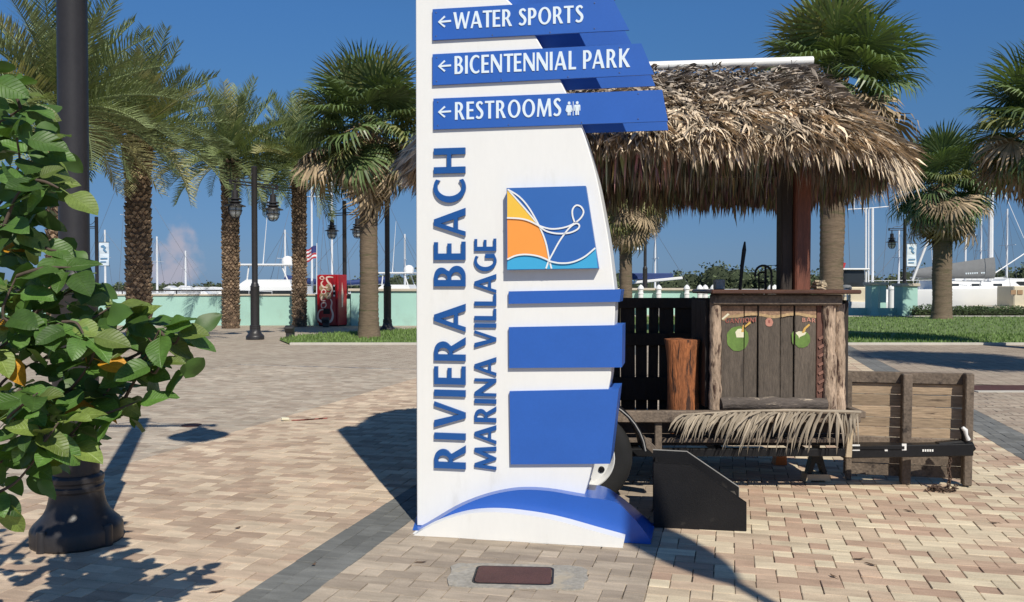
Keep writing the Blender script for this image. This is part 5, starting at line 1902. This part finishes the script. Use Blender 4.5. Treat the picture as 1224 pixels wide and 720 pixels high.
def vl(pts, w, m='machine_pink', name='script', y=-.0635):
    P_ = spline(pts, 5)
    n_ = len(P_)
    return vprint(ribbon(P_, [w * (.45 + .55 * math.sin(PI * (i + .6) / (n_ + .4))) for i in range(n_)]), m, y, name)
# large script word running up the front: "Coca-Cola"
vl([(-.10, .62), (-.30, .58), (-.39, .42), (-.36, .25), (-.20, .17), (.08, .16), (.20, .26), (.24, .45), (.17, .68), (.20, .88), (.14, 1.0)], .085)
vl([(-.16, .66), (-.24, .72), (-.22, .84), (-.08, .86), (-.04, .76), (-.12, .68), (-.18, .68)], .05)
vl([(-.06, .94), (-.20, .94), (-.25, 1.02), (-.18, 1.1)], .05)
vl([(-.16, 1.18), (-.24, 1.24), (-.16, 1.34), (-.06, 1.30), (-.08, 1.2), (-.18, 1.18)], .045)
vl([(.04, 1.42), (-.16, 1.44), (-.24, 1.56), (-.16, 1.66)], .06)
vl([(-.22, 1.70), (-.30, 1.76), (-.20, 1.82), (-.12, 1.74), (-.22, 1.70)], .04)
vl([(.02, 1.06), (.14, 1.2), (.22, 1.36), (.16, 1.5), (.04, 1.62), (-.02, 1.76), (.10, 1.80), (.26, 1.78)], .07)
for (x, z, r) in ((-.22, 1.40, .11), (.06, 1.42, .13), (-.20, 1.10, .12), (.05, 1.12, .13)):
    vprint([(x + r * math.cos(t), z + r * math.sin(t)) for t in [2 * PI * i / 18 for i in range(18)]], 'machine_gold', -.062, 'flavour_disc')
    vprint([(x + r * .45 * math.cos(t), z + r * .45 * math.sin(t)) for t in [2 * PI * i / 12 for i in range(12)]], 'stain', -.0628, 'flavour_disc')
MB().box(VP(.30, -.062, 1.30), (.10, .01, .38), vr).build('coin_panel', M['black'], vm)
for z in (1.48, 1.28, 1.12):
    MB().box(VP(.30, -.07, z), (.07, .008, .06), vr).build('selection_button', M['sticker'], vm)
MB().box(VP(-.02, -.062, .55), (.28, .012, .20), vr, .01).build('delivery_flap', M['black'], vm)
MB().prism([[(.16, .7), (.22, .7), (.26, 1.2), (.18, 1.6), (.14, 1.2)]], lambda y, z: VP(.4225, y + .1, z), lambda y, z: VP(.42, y + .1, z)).build('side_print', M['machine_pink'], vm)

# ================================================================== BOATS
BG = 'boats moored in the marina'
def hull_mb(x, y, L, B, z0, z1, yaw, bow=.35, sheer=.25):
    """pointed hull, bow towards +X of its own frame"""
    c, s = math.cos(yaw), math.sin(yaw)
    vs, fs = [], []
    n = 14
    for i in range(n + 1):
        t = i / n
        u = -.5 + t
        wdt = B / 2 * (1 if t < .45 else max(.02, 1 - ((t - .45) / .55) ** 2.2)) * (.86 + .14 * min(1, t * 4))
        zt = z1 + sheer * t ** 2
        rake = bow * t ** 2
        for (wy, wz, dx) in ((1, zt, rake), (1.0, zt - .14, rake), (.86, z0 + (zt - z0) * .35, rake * .4), (.55, z0, 0), (-.55, z0, 0), (-.86, z0 + (zt - z0) * .35, rake * .4), (-1.0, zt - .14, rake), (-1, zt, rake)):
            lx, ly = u * L + dx, wy * wdt
            vs.append((x + lx * c - ly * s, y + lx * s + ly * c, wz))
    m = 8
    for i in range(n):
        for k in range(m):
            k2 = (k + 1) % m
            fs.append((i * m + k, i * m + k2, (i + 1) * m + k2, (i + 1) * m + k))
    fs += [tuple(range(m)), tuple(n * m + k for k in range(m))]
    return MB().add(vs, fs)
def cabin_mb(x, y, yaw, x0, x1, w0, z0, z1, taper=.75, slope=.5):
    c, s = math.cos(yaw), math.sin(yaw)
    f = lambda lx, ly, z: (x + lx * c - ly * s, y + lx * s + ly * c, z)
    vs = [f(x0, -w0, z0), f(x1, -w0, z0), f(x1, w0, z0), f(x0, w0, z0),
          f(x0 + .1, -w0 * taper, z1), f(x1 - slope, -w0 * taper, z1), f(x1 - slope, w0 * taper, z1), f(x0 + .1, w0 * taper, z1)]
    return MB().add(vs, [(0, 1, 2, 3), (4, 5, 6, 7), (0, 1, 5, 4), (1, 2, 6, 5), (2, 3, 7, 6), (3, 0, 4, 7)])
def fr_(x, y, yaw):
    c, s = math.cos(yaw), math.sin(yaw)
    return lambda lx, ly, z: Vector((x + lx * c - ly * s, y + lx * s + ly * c, z))
def sailboat(x, y, yaw, L, B, zt, mast_h, label, cover='canvas_grey', mast_x=.1, boom=True, mr=.09):
    t = thing('sailing_boat', label, 'sailing boat', (x, y, -.9), yaw, BG)
    f = fr_(x, y, yaw)
    hull_mb(x, y, L, B, -1.1, zt, yaw).build('hull', M['gel'], t, 40)
    cabin_mb(x, y, yaw, -L * .18, L * .26, B * .30, zt - .02, zt + .50, .8, .7).build('cabin', M['gel'], t)
    for k in range(3):
        for sgn in (-1, 1):
            MB().box(f(-L * .10 + k * L * .11, sgn * B * .272, zt + .25), (.55, .03, .16), Euler((sgn * .0, 0, yaw)).to_matrix()).build('cabin_window', M['boat_glass'], t)
    mp = f(L * mast_x, 0, 0)
    MB().tube([mp + Vector((0, 0, zt)), mp + Vector((0, 0, zt + mast_h))], [mr, mr * .7], 8).build('mast', M['mast'], t)
    MB().bar(mp + Vector((0, 0, zt + mast_h * .6)) + (f(0, -B * .3, 0) - f(0, 0, 0)), mp + Vector((0, 0, zt + mast_h * .6)) + (f(0, B * .3, 0) - f(0, 0, 0)), .05, .04).build('spreader', M['mast'], t)
    mb = MB()
    topp = mp + Vector((0, 0, zt + mast_h * .98))
    for e_ in (f(L * .5, 0, zt), f(-L * .49, 0, zt), f(L * mast_x, B * .45, zt), f(L * mast_x, -B * .45, zt)):
        mb.tube([topp, e_], .012, 4)
    mb.build('rigging', M['wire'], t)
    if boom:
        a, b_ = f(L * mast_x - .1, 0, zt + 1.25), f(-L * .42, 0, zt + 1.15)
        MB().tube([a, b_], .06, 8).build('boom', M['mast'], t)
        pts = [a.lerp(b_, k / 8) + Vector((0, 0, .24 * (1 - k / 8) + .05)) for k in range(9)]
        MB().tube(pts, [.30 - .022 * k for k in range(9)], 8).build('sail_cover', M[cover], t, 60)
    mb = MB()
    for sgn in (-1, 1):
        mb.tube([f(-L * .46, sgn * B * .44, zt + .5), f(L * .3, sgn * B * .42, zt + .62)], .014, 4)
        for k in range(6):
            mb.tube([f(-L * .46 + k * L * .15, sgn * B * .44, zt), f(-L * .46 + k * L * .15, sgn * B * .44, zt + .55)], .014, 4)
    mb.build('guard_rail', M['mast'], t)
    return t, f
def motor_yacht(x, y, yaw, L, B, zt, label, up=1.0, top=True):
    t = thing('motor_yacht', label, 'motor boat', (x, y, -.9), yaw, BG)
    f = fr_(x, y, yaw)
    rot = Euler((0, 0, yaw)).to_matrix()
    hull_mb(x, y, L, B, -1.1, zt, yaw, .8, .5).build('hull', M['gel'], t, 40)
    cabin_mb(x, y, yaw, -L * .25, L * .25, B * .36, zt - .02, zt + .9 * up, .88, 1.2).build('cabin', M['gel'], t)
    for sgn in (-1, 1):
        MB().box(f(-L * .04, sgn * B * .345, zt + .5 * up), (L * .30, .03, .32 * up), Euler((sgn * -.05, 0, yaw)).to_matrix()).build('cabin_window', M['boat_glass'], t)
    if top:
        cabin_mb(x, y, yaw, -L * .18, L * .10, B * .26, zt + .9 * up, zt + 1.25 * up, .95, .5).build('flybridge', M['gel'], t)
        for lx, ly in ((-L * .16, .8), (-L * .16, -.8), (L * .05, .8), (L * .05, -.8)):
            MB().tube([f(lx, ly * B * .28, zt + 1.2 * up), f(lx * .8, ly * B * .28, zt + 2.0 * up)], .04, 6).build('hardtop_post', M['gel'], t)
        MB().box(f(-L * .05, 0, zt + 2.05 * up), (L * .30, B * .56, .10), rot, .03).build('hardtop', M['gel'], t)
        MB().lathe([(.28, 0), (.33, .12), (.30, .30), (.18, .42), (.01, .46)], f(-L * .14, 0, zt + 2.10 * up), 14).build('radar_dome', M['gel'], t, 50)
        MB().tube([f(-L * .02, .3, zt + 2.1 * up), f(-L * .05, .3, zt + 5.6 * up)], [.03, .012], 5).build('aerial', M['mast'], t)
    mb = MB()
    for sgn in (-1, 1):
        mb.tube([f(-L * .1, sgn * B * .46, zt + .6), f(L * .38, sgn * B * .30, zt + .85)], .016, 4)
        for k in range(5):
            mb.tube([f(-L * .1 + k * L * .12, sgn * B * (.46 - .03 * k), zt + .05), f(-L * .1 + k * L * .12, sgn * B * (.46 - .035 * k), zt + .65)], .014, 4)
    mb.build('guard_rail', M['mast'], t)
    return t, f
# left group
motor_yacht(px_x(312, 46), 46, rad(180), 10.5, 3.4, .55, 'white motor yacht with a radar dome behind the turquoise wall', 1.0)
# two tall masts and a third near the machine
def mast_boat(px, Y, top_py, label, L=10, yaw=.0, boom=False, lean=0.0, cover='canvas_grey'):
    zt = .35
    h = 1.5 + (341 - top_py) / FP * Y - zt
    return sailboat(px_x(px, Y) - L * .1 * math.cos(yaw), Y - L * .1 * math.sin(yaw), yaw, L, 3.0, zt, h, label, cover, .1, boom, .07 * Y / 50)
mast_boat(341, 58, 275, 'sailing boat whose mast stands left of the slim date palm', 9, rad(160), True, cover='canvas_blue')
mast_boat(373, 52, 150, 'sailing boat whose tall mast rises directly left of the red machine', 11, rad(80))
mast_boat(397, 56, 110, 'sailing boat whose leaning tall mast rises over the red machine', 11, rad(95))
mast_boat(433, 60, 250, 'sailing boat hidden behind the cabbage palm on the left lawn', 9, rad(20))
mast_boat(462, 66, 235, 'sailing boat with a blue boom cover right of the cabbage palm', 9, rad(10), True, cover='canvas_blue')
mast_boat(484, 75, 280, 'small far sailing boat with a short mast beside the white sign', 8, rad(15))
mast_boat(153, 62, 190, 'sailing boat whose mast stands left of the widest date palm trunk', 11, rad(175))
mast_boat(188, 70, 283, 'sailing boat with a slanting pale spar right of the widest date palm trunk', 8, rad(170))
mast_boat(126, 75, 275, 'sailing boat whose short mast shows right of the banner lamp', 8, rad(175))
# flag on the tall mast
fx, fY = px_x(378.5, 50), 50
fl = thing('flag', 'red and white striped flag with a blue corner hanging by the slim palm', 'flag', (fx, fY, 3.6))
def FPt(u, v):
    return Vector((fx - .72 * u, fY - .10 * math.sin(u * 6), 3.85 - .25 * u - (.75 + .0 * u) * v + .05 * math.sin(u * 7)))
for i in range(7):
    vs, fs = [], []
    for k in range(7):
        vs += [FPt(k / 6, i / 7), FPt(k / 6, (i + 1) / 7)]
    for k in range(6):
        fs.append((2 * k, 2 * k + 1, 2 * k + 3, 2 * k + 2))
    MB().add(vs, fs).build('stripe', M['flag_red'] if i % 2 == 0 else M['flag_white'], fl)
vs, fs = [], []
for k in range(4):
    vs += [FPt(k / 7.5, 0) + Vector((0, -.012, 0)), FPt(k / 7.5, .55) + Vector((0, -.012, 0))]
for k in range(3):
    fs.append((2 * k, 2 * k + 1, 2 * k + 3, 2 * k + 2))
MB().add(vs, fs).build('canton', M['flag_blue'], fl)
MB().tube([(fx, fY, .6), (fx + .02, fY, 4.0)], .025, 6).build('staff', M['mast'], fl)
# right group
sb, f = sailboat(px_x(1150, 49.5), 49.5, rad(8), 12.5, 3.8, 1.25, 9.0, 'large white sailing boat with a grey sail cover behind the hedge', 'canvas_grey', .145, False, .17)
a, b_ = at(1188, 326, 48.6), at(1092, 327, 48.0)
MB().tube([a, b_], .08, 8).build('boom', M['mast'], sb)
mb = MB()
pts = [a.lerp(b_, k / 8) + Vector((0, 0, .30 * (1 - k / 8) + .0)) for k in range(9)]
vs, fs = [], []
for k, p in enumerate(pts):
    hgt = .95 * (1 - k / 8) ** .8 * .8 + .42
    for dy, dz in ((-.05, .5), (-.16, .1), (-.18, -.35), (-.05, -.55), (.05, -.55), (.18, -.35), (.16, .1), (.05, .5)):
        vs.append(p + Vector((0, dy, dz * hgt)))
for k in range(8):
    for i in range(8):
        fs.append((k * 8 + i, k * 8 + (i + 1) % 8, (k + 1) * 8 + (i + 1) % 8, (k + 1) * 8 + i))
fs += [tuple(range(8)), tuple(64 + i for i in range(8))]
cv = MB().add(vs, fs).build('sail_cover', M['canvas_grey'], sb, 60)
mb = MB()
for k in range(8):
    p = at(1155 + k * 2.6 + (3 if k > 5 else 0), 326.8 - k * .12, 47.75)
    mb.box(p, (.085, .01, .05))
    mb.box(p + Vector((.0, 0, -.04)), (.05, .01, .05))
mb.build('cover_lettering', M['letter_white'], cv, kind='stuff')
mb = MB()
mb.tube([at(1185, 195, 48.6), at(1224, 285, 46)], .02, 4)
mb.tube([at(1172, 338, 48.6), at(1260, 280, 49)], .035, 5)
mb.build('stay', M['mast'], sb)
mast_boat(1203, 66, 250, 'sailing boat whose thin mast shows right of the thick mast at the right', 9, rad(10), True)
mast_boat(1074, 70, 275, 'sailing boat whose thin far mast stands behind the banner lamp at right', 8, rad(12))
mast_boat(1172, 74, 262, 'sailing boat whose thin far mast stands between the two thicker right masts', 8, rad(5))
mast_boat(445, 84, 268, 'far sailing boat whose thin mast shows right beside the lawn palm trunk', 8, rad(15))
mast_boat(222, 95, 300, 'far sailing boat with a short mast under the small pink cloud', 7, rad(170))
motor_yacht(px_x(232, 90), 90, rad(5), 9, 3.2, .3, 'small white motor boat moored beyond the wall under the pink cloud', .8, False)
motor_yacht(px_x(468, 52), 52, rad(170), 8, 3.0, .4, 'white motor boat beyond the raised wall beside the sign', .9, True)
motor_yacht(px_x(1165, 66), 66, rad(10), 11, 3.6, 1.2, 'white cabin cruiser behind the boat with the grey sail cover', 1.0, False)
mast_boat(1153.5, 54, 228, 'sailing boat whose mid-height mast shows right of the lawn palm', 10, rad(10))
motor_yacht(px_x(1228, 55), 55, rad(175), 12, 3.8, 1.2, 'white motor yacht at the right picture edge behind the sailing boat', .8, False)
motor_yacht(px_x(1122, 60), 60, rad(20), 9, 3.2, .6, 'low white motor boat behind the wide turquoise pillar', .7, True)
tb = thing('trawler_cabin', 'cream cabin boat with a sloping window roof at the right edge of the hedge', 'motor boat', (px_x(1216, 46), 46, -.9), 0, BG)
hull_mb(px_x(1216, 46) + 2, 46, 8, 3, -1.1, .35, 0).build('hull', M['tan_cabin'], tb, 40)
MB().box((px_x(1219, 45.5), 45.5, .85), (1.6, 1.6, 1.2), bev=.05).build('cabin', M['tan_cabin'], tb)
for k in range(2):
    MB().box((px_x(1211 + k * 8, 44.7), 44.68, 1.12), (.28, .03, .24)).build('cabin_window', M['stain'], tb)
# houseboat left of pillars, under the palm
hb = thing('cruiser', 'motor cruiser with a dark glazed wheelhouse beside the tall palm trunk', 'motor boat', (px_x(1015, 46), 46, -.9), 0, BG)
hull_mb(px_x(1015, 46), 46.5, 6, 3, -1.1, .55, rad(180)).build('hull', M['gel'], hb, 40)
MB().box((px_x(1018, 45.6), 46, .95), (2.0, 1.8, .9), bev=.06).build('cabin', M['tan_cabin'], hb)
MB().box((px_x(1019, 45.2), 46, 1.85), (1.35, 1.5, .92), bev=.04).build('wheelhouse', M['boat_glass'], hb)
MB().box((px_x(1019, 45.2), 46, 2.36), (1.75, 1.9, .10), bev=.03).build('roof', M['gel'], hb)
for px in (1003, 1035):
    MB().tube([(px_x(px, 45.2), 45.2, 1.3), (px_x(px, 45.2), 45.2, 2.35)], .05, 6).build('roof_post', M['gel'], hb)
MB().lathe([(.25, 0), (.3, .1), (.3, .22), (.22, .30), (.01, .32)], (px_x(1011, 44.6), 44.6, 1.2), 14).build('liferaft', M['canvas_grey'], hb, 50)
MB().box((px_x(1010, 45), 45.2, 2.56), (.12, .1, .3), (0, .3, 0)).build('pennant', M['flag_red'], hb)
# twin pale masts right of it with a cross spar
ml = thing('sailing_ketch', 'sailing boat with two close pale masts joined by a cross spar near the pillars', 'sailing boat', (px_x(1038, 50), 50, -.9), 0, BG)
hull_mb(px_x(1030, 50), 51, 9, 3, -1.1, .3, rad(90)).build('hull', M['gel'], ml, 40)
for px, r in ((1035, .06), (1038.4, .045), (1043, .085)):
    MB().tube([(px_x(px, 50), 50, -.2), (px_x(px, 50) - .05, 50, 1.5 + .092 * 50)], r, 8).build('mast', M['mast'], ml)
MB().tube([at(1013, 250.5, 50), at(1040, 249, 50), at(1062, 247, 50)], .03, 6).build('cross_spar', M['mast'], ml)
MB().tube([at(1021, 237, 50), at(1021, 251, 50)], .025, 5).build('aerial', M['mast'], ml)
mb = MB()
for px in (1013, 1062):
    mb.tube([at(px, 249, 50), at(px + (4 if px < 1030 else -8), 345, 50)], .012, 4)
mb.build('rigging', M['wire'], ml)
solo_tube([at(1090.5, 336, 44), at(1111, 283, 44)], .07, 'leaning_spar', M['mast'], 'pale leaning spar above the wide turquoise pillar', 'spar')
# canopy boat behind the planter
cb = thing('canopy_boat', 'boat with a dark blue canopy behind the beige capped planter', 'motor boat', (px_x(775, 48), 48, -.9), 0, BG)
hull_mb(px_x(778, 48), 48, 7, 2.6, -1.1, .9, rad(180)).build('hull', M['gel'], cb, 40)
MB().box((px_x(772, 47), 47.2, 1.98), (2.7, 2.2, .36), bev=.05).build('canopy', M['canvas_blue'], cb)
for px in (754, 768, 786):
    MB().tube([(px_x(px, 46.4), 46.4, .9), (px_x(px, 46.4), 46.4, 1.9)], .035, 6).build('canopy_post', M['gel'], cb)
MB().bar(at(752, 338.5, 46.2), at(815, 332.5, 46.2), .5, .16, .03).build('white_beam', M['gel'], cb)
mast_boat(783, 60, 275, 'sailing boat whose pale mast shows under the far banner lamp', 8, rad(5))
for k, (px, Y) in enumerate(((212, 175), (226, 182), (241, 178), (258, 190), (268, 185))):
    x = px_x(px, Y)
    t = thing('far_boat', ('small white boat under the far shore, leftmost of the row of five', 'small white boat under the far shore, second from left', 'small white boat under the far shore, middle of the row', 'small white boat under the far shore, next to rightmost', 'small white boat under the far shore, beside the palm trunk')[k], 'motor boat', (x, Y, -.9), 0, 'small white boats under the far shore')
    hull_mb(x, Y, U(4, 6), 1.8, -1.0, U(-.2, .1), rad(random.choice((0, 180)))).build('hull', M['gel'], t, 40)
    cabin_mb(x, Y, 0, -1.3, 1.2, .8, -.1, U(.7, 1.3), .7, .8).build('cabin', M['gel'], t)

# ================================================================== FAR SHORE
def tree_mass(name, x0, x1, yd, h_fn, n, seed, size=(.35, .75), core=True, fade=1.0):
    random.seed(seed)
    mb = MB()
    cm = MB()
    x = x0
    while x < x1:
        h = h_fn(x) * U(.80, 1.06)
        w = U(1.6, 3.6) * (h / 5 + .35)
        cy = yd + U(-6, 6)
        cz = -1 + h * U(.48, .58)
        rz = h - (cz - 0) if h > cz else 1
        cnt = int(n * w * h)
        for k in range(cnt):
            a, b_ = U(0, 2 * PI), math.asin(U(-.7, 1))
            d = Vector((math.cos(a) * math.cos(b_), math.sin(a) * math.cos(b_), math.sin(b_)))
            lump = 1 + .28 * noise.noise(Vector((x * .37 + d.x * 2.1, d.y * 2.1, d.z * 2.1 + seed)))
            rr = lump * U(.78, 1.06)
            c = Vector((x + d.x * w * rr, cy + d.y * w * rr, cz + d.z * (h - cz) * rr))
            s1 = Vector((U(-1, 1), U(-1, 1), U(-.4, .8))).normalized() * U(*size)
            s2 = s1.cross(Vector((U(-1, 1), U(-1, 1), U(-1, 1)))).normalized() * U(*size) * .6
            mb.add([c - s1 * .5, c + s2 * .5, c + s1 * .5, c - s2 * .5], [(0, 1, 2, 3)])
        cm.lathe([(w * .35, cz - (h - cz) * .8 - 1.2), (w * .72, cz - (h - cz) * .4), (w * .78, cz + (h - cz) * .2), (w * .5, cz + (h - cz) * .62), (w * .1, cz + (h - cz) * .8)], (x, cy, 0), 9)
        x += w * U(.55, 1.0)
    o = mb.build(name, M['far_tree'], kind='stuff')
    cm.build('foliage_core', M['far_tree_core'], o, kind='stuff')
    return o
def hmid(x):
    px = 612 + x / 150 * FP
    prof = [(740, 327), (780, 331), (810, 326), (828, 320), (838, 310), (860, 312), (880, 320), (900, 315), (960, 322), (1000, 318), (1040, 326), (1070, 322), (1100, 318), (1140, 322), (1180, 318), (1224, 312), (1400, 312)]
    for (a, ya), (b_, yb) in zip(prof, prof[1:]):
        if a <= px <= b_:
            return 1.5 + (341 - (ya + (yb - ya) * (px - a) / (b_ - a))) / FP * 150
    return 5
tree_mass('mangrove_trees', 17, 120, 150, hmid, 17, 21, (.35, .8))
tree_mass('shore_trees', -38, -12, 150, lambda x: 1.5 + (.004 + (x + 38) / 26 * .018) * 150, 15, 22, (.35, .8))
def hfar(x):
    return 2.3 + 1.0 * noise.noise(Vector((x * .05, 1, 0))) + .8 * noise.noise(Vector((x * .23, 5, 0)))
tree_mass('shore_trees', -11, 17, 150, lambda x: 4.6 + .6 * math.sin(x * .4), 15, 24, (.35, .8))
tree_mass('far_shore_trees', -190, -36, 236, hfar, 26, 23, (.45, 1.0))
mb = MB().add([(-2500, 226, -.85), (-40, 226, -.85), (-40, 1500, -.5), (-2500, 1500, -.5), (-2500, 226, -2), (-40, 226, -2)], [(0, 1, 2, 3), (0, 1, 5, 4)])
structure(mb.build('far_shore_land', M['far_tree_core']))
mb = MB().add([(-40, 140, -.85), (900, 140, -.85), (900, 1500, -.5), (-40, 1500, -.5), (-40, 140, -2), (900, 140, -2)], [(0, 1, 2, 3), (0, 1, 5, 4)])
structure(mb.build('mangrove_ground', M['far_tree_core']))
for k, (px, w) in enumerate(((205, 'leftmost house'), (219, 'house with a steep gable'), (236, 'wide house'), (255, 'small house'), (100, 'house behind the shrub'))):
    x = px_x(px, 224)
    t = thing('shore_house', 'tiny white house on the far shore, ' + w, 'house', (x, 224, -.8))
    hw, hh = U(.9, 1.6), U(1.0, 1.5)
    MB().box((x, 224, -.8 + hh / 2), (2 * hw, 3, hh)).build('wall', M['gel'], t)
    MB().prism([[(-hw - .2, 0), (hw + .2, 0), (0, U(.7, 1.1))]], lambda a, z: Vector((x + a, 222.3, -.8 + hh + z)), lambda a, z: Vector((x + a, 225.7, -.8 + hh + z))).build('roof', M['gel'], t)

# ================================================================== LEAFY SHRUB (left foreground)
random.seed(12)
def leaf_mesh(k):
    """ovate leaf, base at origin, tip along +Y, length 1; folded along the midrib, tip curling down"""
    mb = MB()
    nr = 8
    bend = U(.25, .7)
    fold = U(.10, .26)
    wav = U(.02, .05)
    ph = U(0, 6)
    vs, fs = [], []
    for i in range(nr + 1):
        t = i / nr
        w = .36 * (math.sin(PI * t ** .80) ** .62) * (1 - .18 * t) if 0 < t < 1 else 0
        if t > .82:
            w *= 1 - ((t - .82) / .18) ** 2 * .45
        y = math.sin(bend * t) / bend if bend else t
        z = -(1 - math.cos(bend * t)) / bend
        for j, s in enumerate((-1, -.5, 0, .5, 1)):
            vs.append((s * w, y, z + fold * abs(s) * w * 1.4 - .12 * (abs(s) * w) ** 2 + wav * abs(s) * math.sin(t * 9 + ph + (2 if s > 0 else 0))))
    for i in range(nr):
        for j in range(4):
            fs.append((i * 5 + j, i * 5 + j + 1, (i + 1) * 5 + j + 1, (i + 1) * 5 + j))
    mb.add(vs, fs)
    mb.tube([(0, -.30, .02), (0, -.12, .01), (0, .02, -.002)], [.014, .013, .012], 4)
    return mb.mesh('leaf', smooth=75)
leaf_ms = [leaf_mesh(k) for k in range(5)]
SH = Vector((-2.55, 3.15, 0))
shrub = thing('leafy_shrub', 'large-leaved green shrub with a few yellow leaves at the left edge', 'shrub', SH)
nodes = [(-5, 590, 2.95, 4), (100, 500, 2.9, 3), (10, 500, 2.8, 4), (25, 130, 3.05, 5), (40, 215, 2.85, 5), (5, 270, 2.85, 5), (85, 320, 2.85, 4), (135, 365, 2.9, 4), (215, 400, 2.95, 4), (100, 400, 2.75, 5), (5, 380, 2.8, 5), (45, 470, 2.75, 5), (100, 455, 3.1, 3), (55, 520, 2.8, 4), (-20, 95, 2.9, 4), (12, 100, 3.0, 4), (-15, 150, 3.1, 6), (20, 165, 2.9, 6), (45, 185, 3.0, 6), (50, 215, 3.1, 4), (10, 215, 3.0, 6), (30, 250, 3.2, 4), (-15, 250, 2.9, 6),
         (70, 225, 2.8, 3), (45, 290, 2.9, 5), (70, 300, 2.9, 4), (-5, 300, 3.0, 6), (20, 330, 2.8, 6), (60, 350, 3.1, 6), (-20, 350, 3.0, 6), (90, 345, 3.0, 5), (30, 385, 3.0, 6), (75, 385, 2.8, 6),
         (-10, 420, 2.9, 6), (120, 380, 3.1, 5), (140, 395, 2.9, 6), (165, 390, 3.0, 5), (190, 395, 2.95, 5), (205, 410, 3.1, 5), (110, 430, 2.9, 6), (150, 430, 3.0, 5), (178, 440, 3.0, 5), (195, 430, 2.9, 3),
         (50, 430, 3.0, 6), (25, 465, 2.9, 6), (-15, 480, 3.0, 6), (80, 470, 3.0, 5), (150, 475, 3.05, 3), (165, 480, 2.95, 3), (115, 480, 3.0, 4), (70, 505, 2.8, 6), (90, 520, 2.9, 5), (30, 510, 3.0, 6), (45, 545, 2.9, 4), (5, 540, 3.0, 6), (-25, 560, 3.0, 5), ]
main = [Vector((-2.5, 3.15, 0)), Vector((-2.42, 3.1, .45)), Vector((-2.32, 3.05, .95)), Vector((-2.25, 3.0, 1.5)), Vector((-2.15, 3.0, 2.2))]
mb = MB().tube(spline(main, 4), [.045 - .0017 * i for i in range(17)], 8)
mb.build('stem', M['twig'], shrub, 60)
mp_ = [Vector(q_) for q_ in spline(main, 6)]
sunv = -sdir
inner = []
hubs = [Vector(q_) for q_ in mp_]
nodes.sort(key=lambda q_: math.hypot(q_[0] + 130, (q_[1] - 330) * .8))
for (px, py, Y, nl) in nodes:
    p = at(px, py, Y)
    cand = min(hubs, key=lambda q_: (q_ - (p + Vector((-.10, 0, -.06)))).length)      # each twig forks from the nearest older one
    mid = cand.lerp(p, .5) + Vector((U(-.02, .02), U(-.03, .03), U(-.05, .03)))
    path = spline([tuple(cand), tuple(mid), tuple(p)], 5)
    thick = .012 if cand in mp_ else .0065
    mb = MB().tube(path, [thick * (1 - .055 * i) for i in range(11)], 6)
    mb.build('branch', M['twig'], shrub, 60)
    hubs.append(p)
    outd = (p - cand).normalized()
    inner.append((p, outd))
    a0 = U(0, 6.28)
    for k in range(nl):
        a = a0 + k * 2 * PI / nl + U(-.5, .5)
        # leaves radiate from the shoot, tilt outwards and droop; their faces look up and to the light
        dirv = Vector((math.cos(a), .55 * math.sin(a), .0)) + outd * .45 + Vector((0, -.18, U(-.75, .25)))
        dirv.normalize()
        nrm = (Vector((0, -.55, .75)) + sunv * .35 + Vector((U(-.55, .55), U(-.5, .5), U(-.4, .4)))).normalized()
        nrm = (nrm - dirv * nrm.dot(dirv)).normalized()
        xv = dirv.cross(nrm)
        q3 = Matrix((xv, dirv, nrm)).transposed().to_quaternion()
        s = U(.080, .140)
        base = p + outd * U(-.07, .02) + dirv * s * .28
        yel = (90 < px < 130 and 430 < py < 485 and R() < .30) or (px < 35 and 370 < py < 440 and R() < .14)
        if (px, py) in ((110, 430), (115, 480), (100, 455), (-5, 300)) and k in (1, 3):
            yel = True
        m = M['leaf_yellow'] if yel else (M['leaf_old'] if R() < .34 else M['leaf'])
        o = inst('leaf', random.choice(leaf_ms), m, base - SH, q3.to_euler(), s, shrub)
random.seed(31)
fm, quads = MB(), []
base_l = leaf_ms[1]
lv = [v.co.copy() for v in base_l.vertices][:45]
lf = [tuple(f.vertices) for f in base_l.polygons if max(f.vertices) < 45]
for (p, outd) in inner + [(at(px, py, Y), Vector((1, 0, 0))) for (px, py, Y) in ((15, 110, 3.1), (40, 150, 3.1), (20, 190, 3.1), (5, 230, 3.05), (50, 235, 3.15), (30, 300, 3.1), (55, 330, 3.1), (20, 360, 3.1), (60, 390, 3.1), (30, 410, 3.1), (90, 360, 3.1), (75, 430, 3.1), (40, 500, 3.1))] + [(Vector((U(-2.5, -1.95), 3.05 + U(-.2, .2), z_)), Vector((-.5, 0, .3))) for z_ in (.6, .75, .9, 1.05, 1.2, 1.3, 1.45, 1.55, 1.7, 1.8, 1.9, 2.0, 2.1, 2.2, 2.25)]:
    for k in range(4 if p.x < -1.35 else 2):
        dirv = (Vector((U(-1, 1), U(-.6, .8), U(-1, .4))) + outd * .2).normalized()
        nrm = (Vector((0, -.4, .6)) + Vector((U(-.7, .7), U(-.7, .7), U(-.5, .5)))).normalized()
        nrm = (nrm - dirv * nrm.dot(dirv)).normalized()
        rot = Matrix((dirv.cross(nrm), dirv, nrm)).transposed()
        s_ = U(.07, .13)
        c = p - outd * U(.0, .22) + Vector((U(-.05, .05), U(.02, .20), U(-.08, .08)))
        fm.add([c + rot @ (v * s_) for v in lv], lf)
fm.build('inner_foliage', M['leaf_inner'], shrub, 75, kind='stuff')
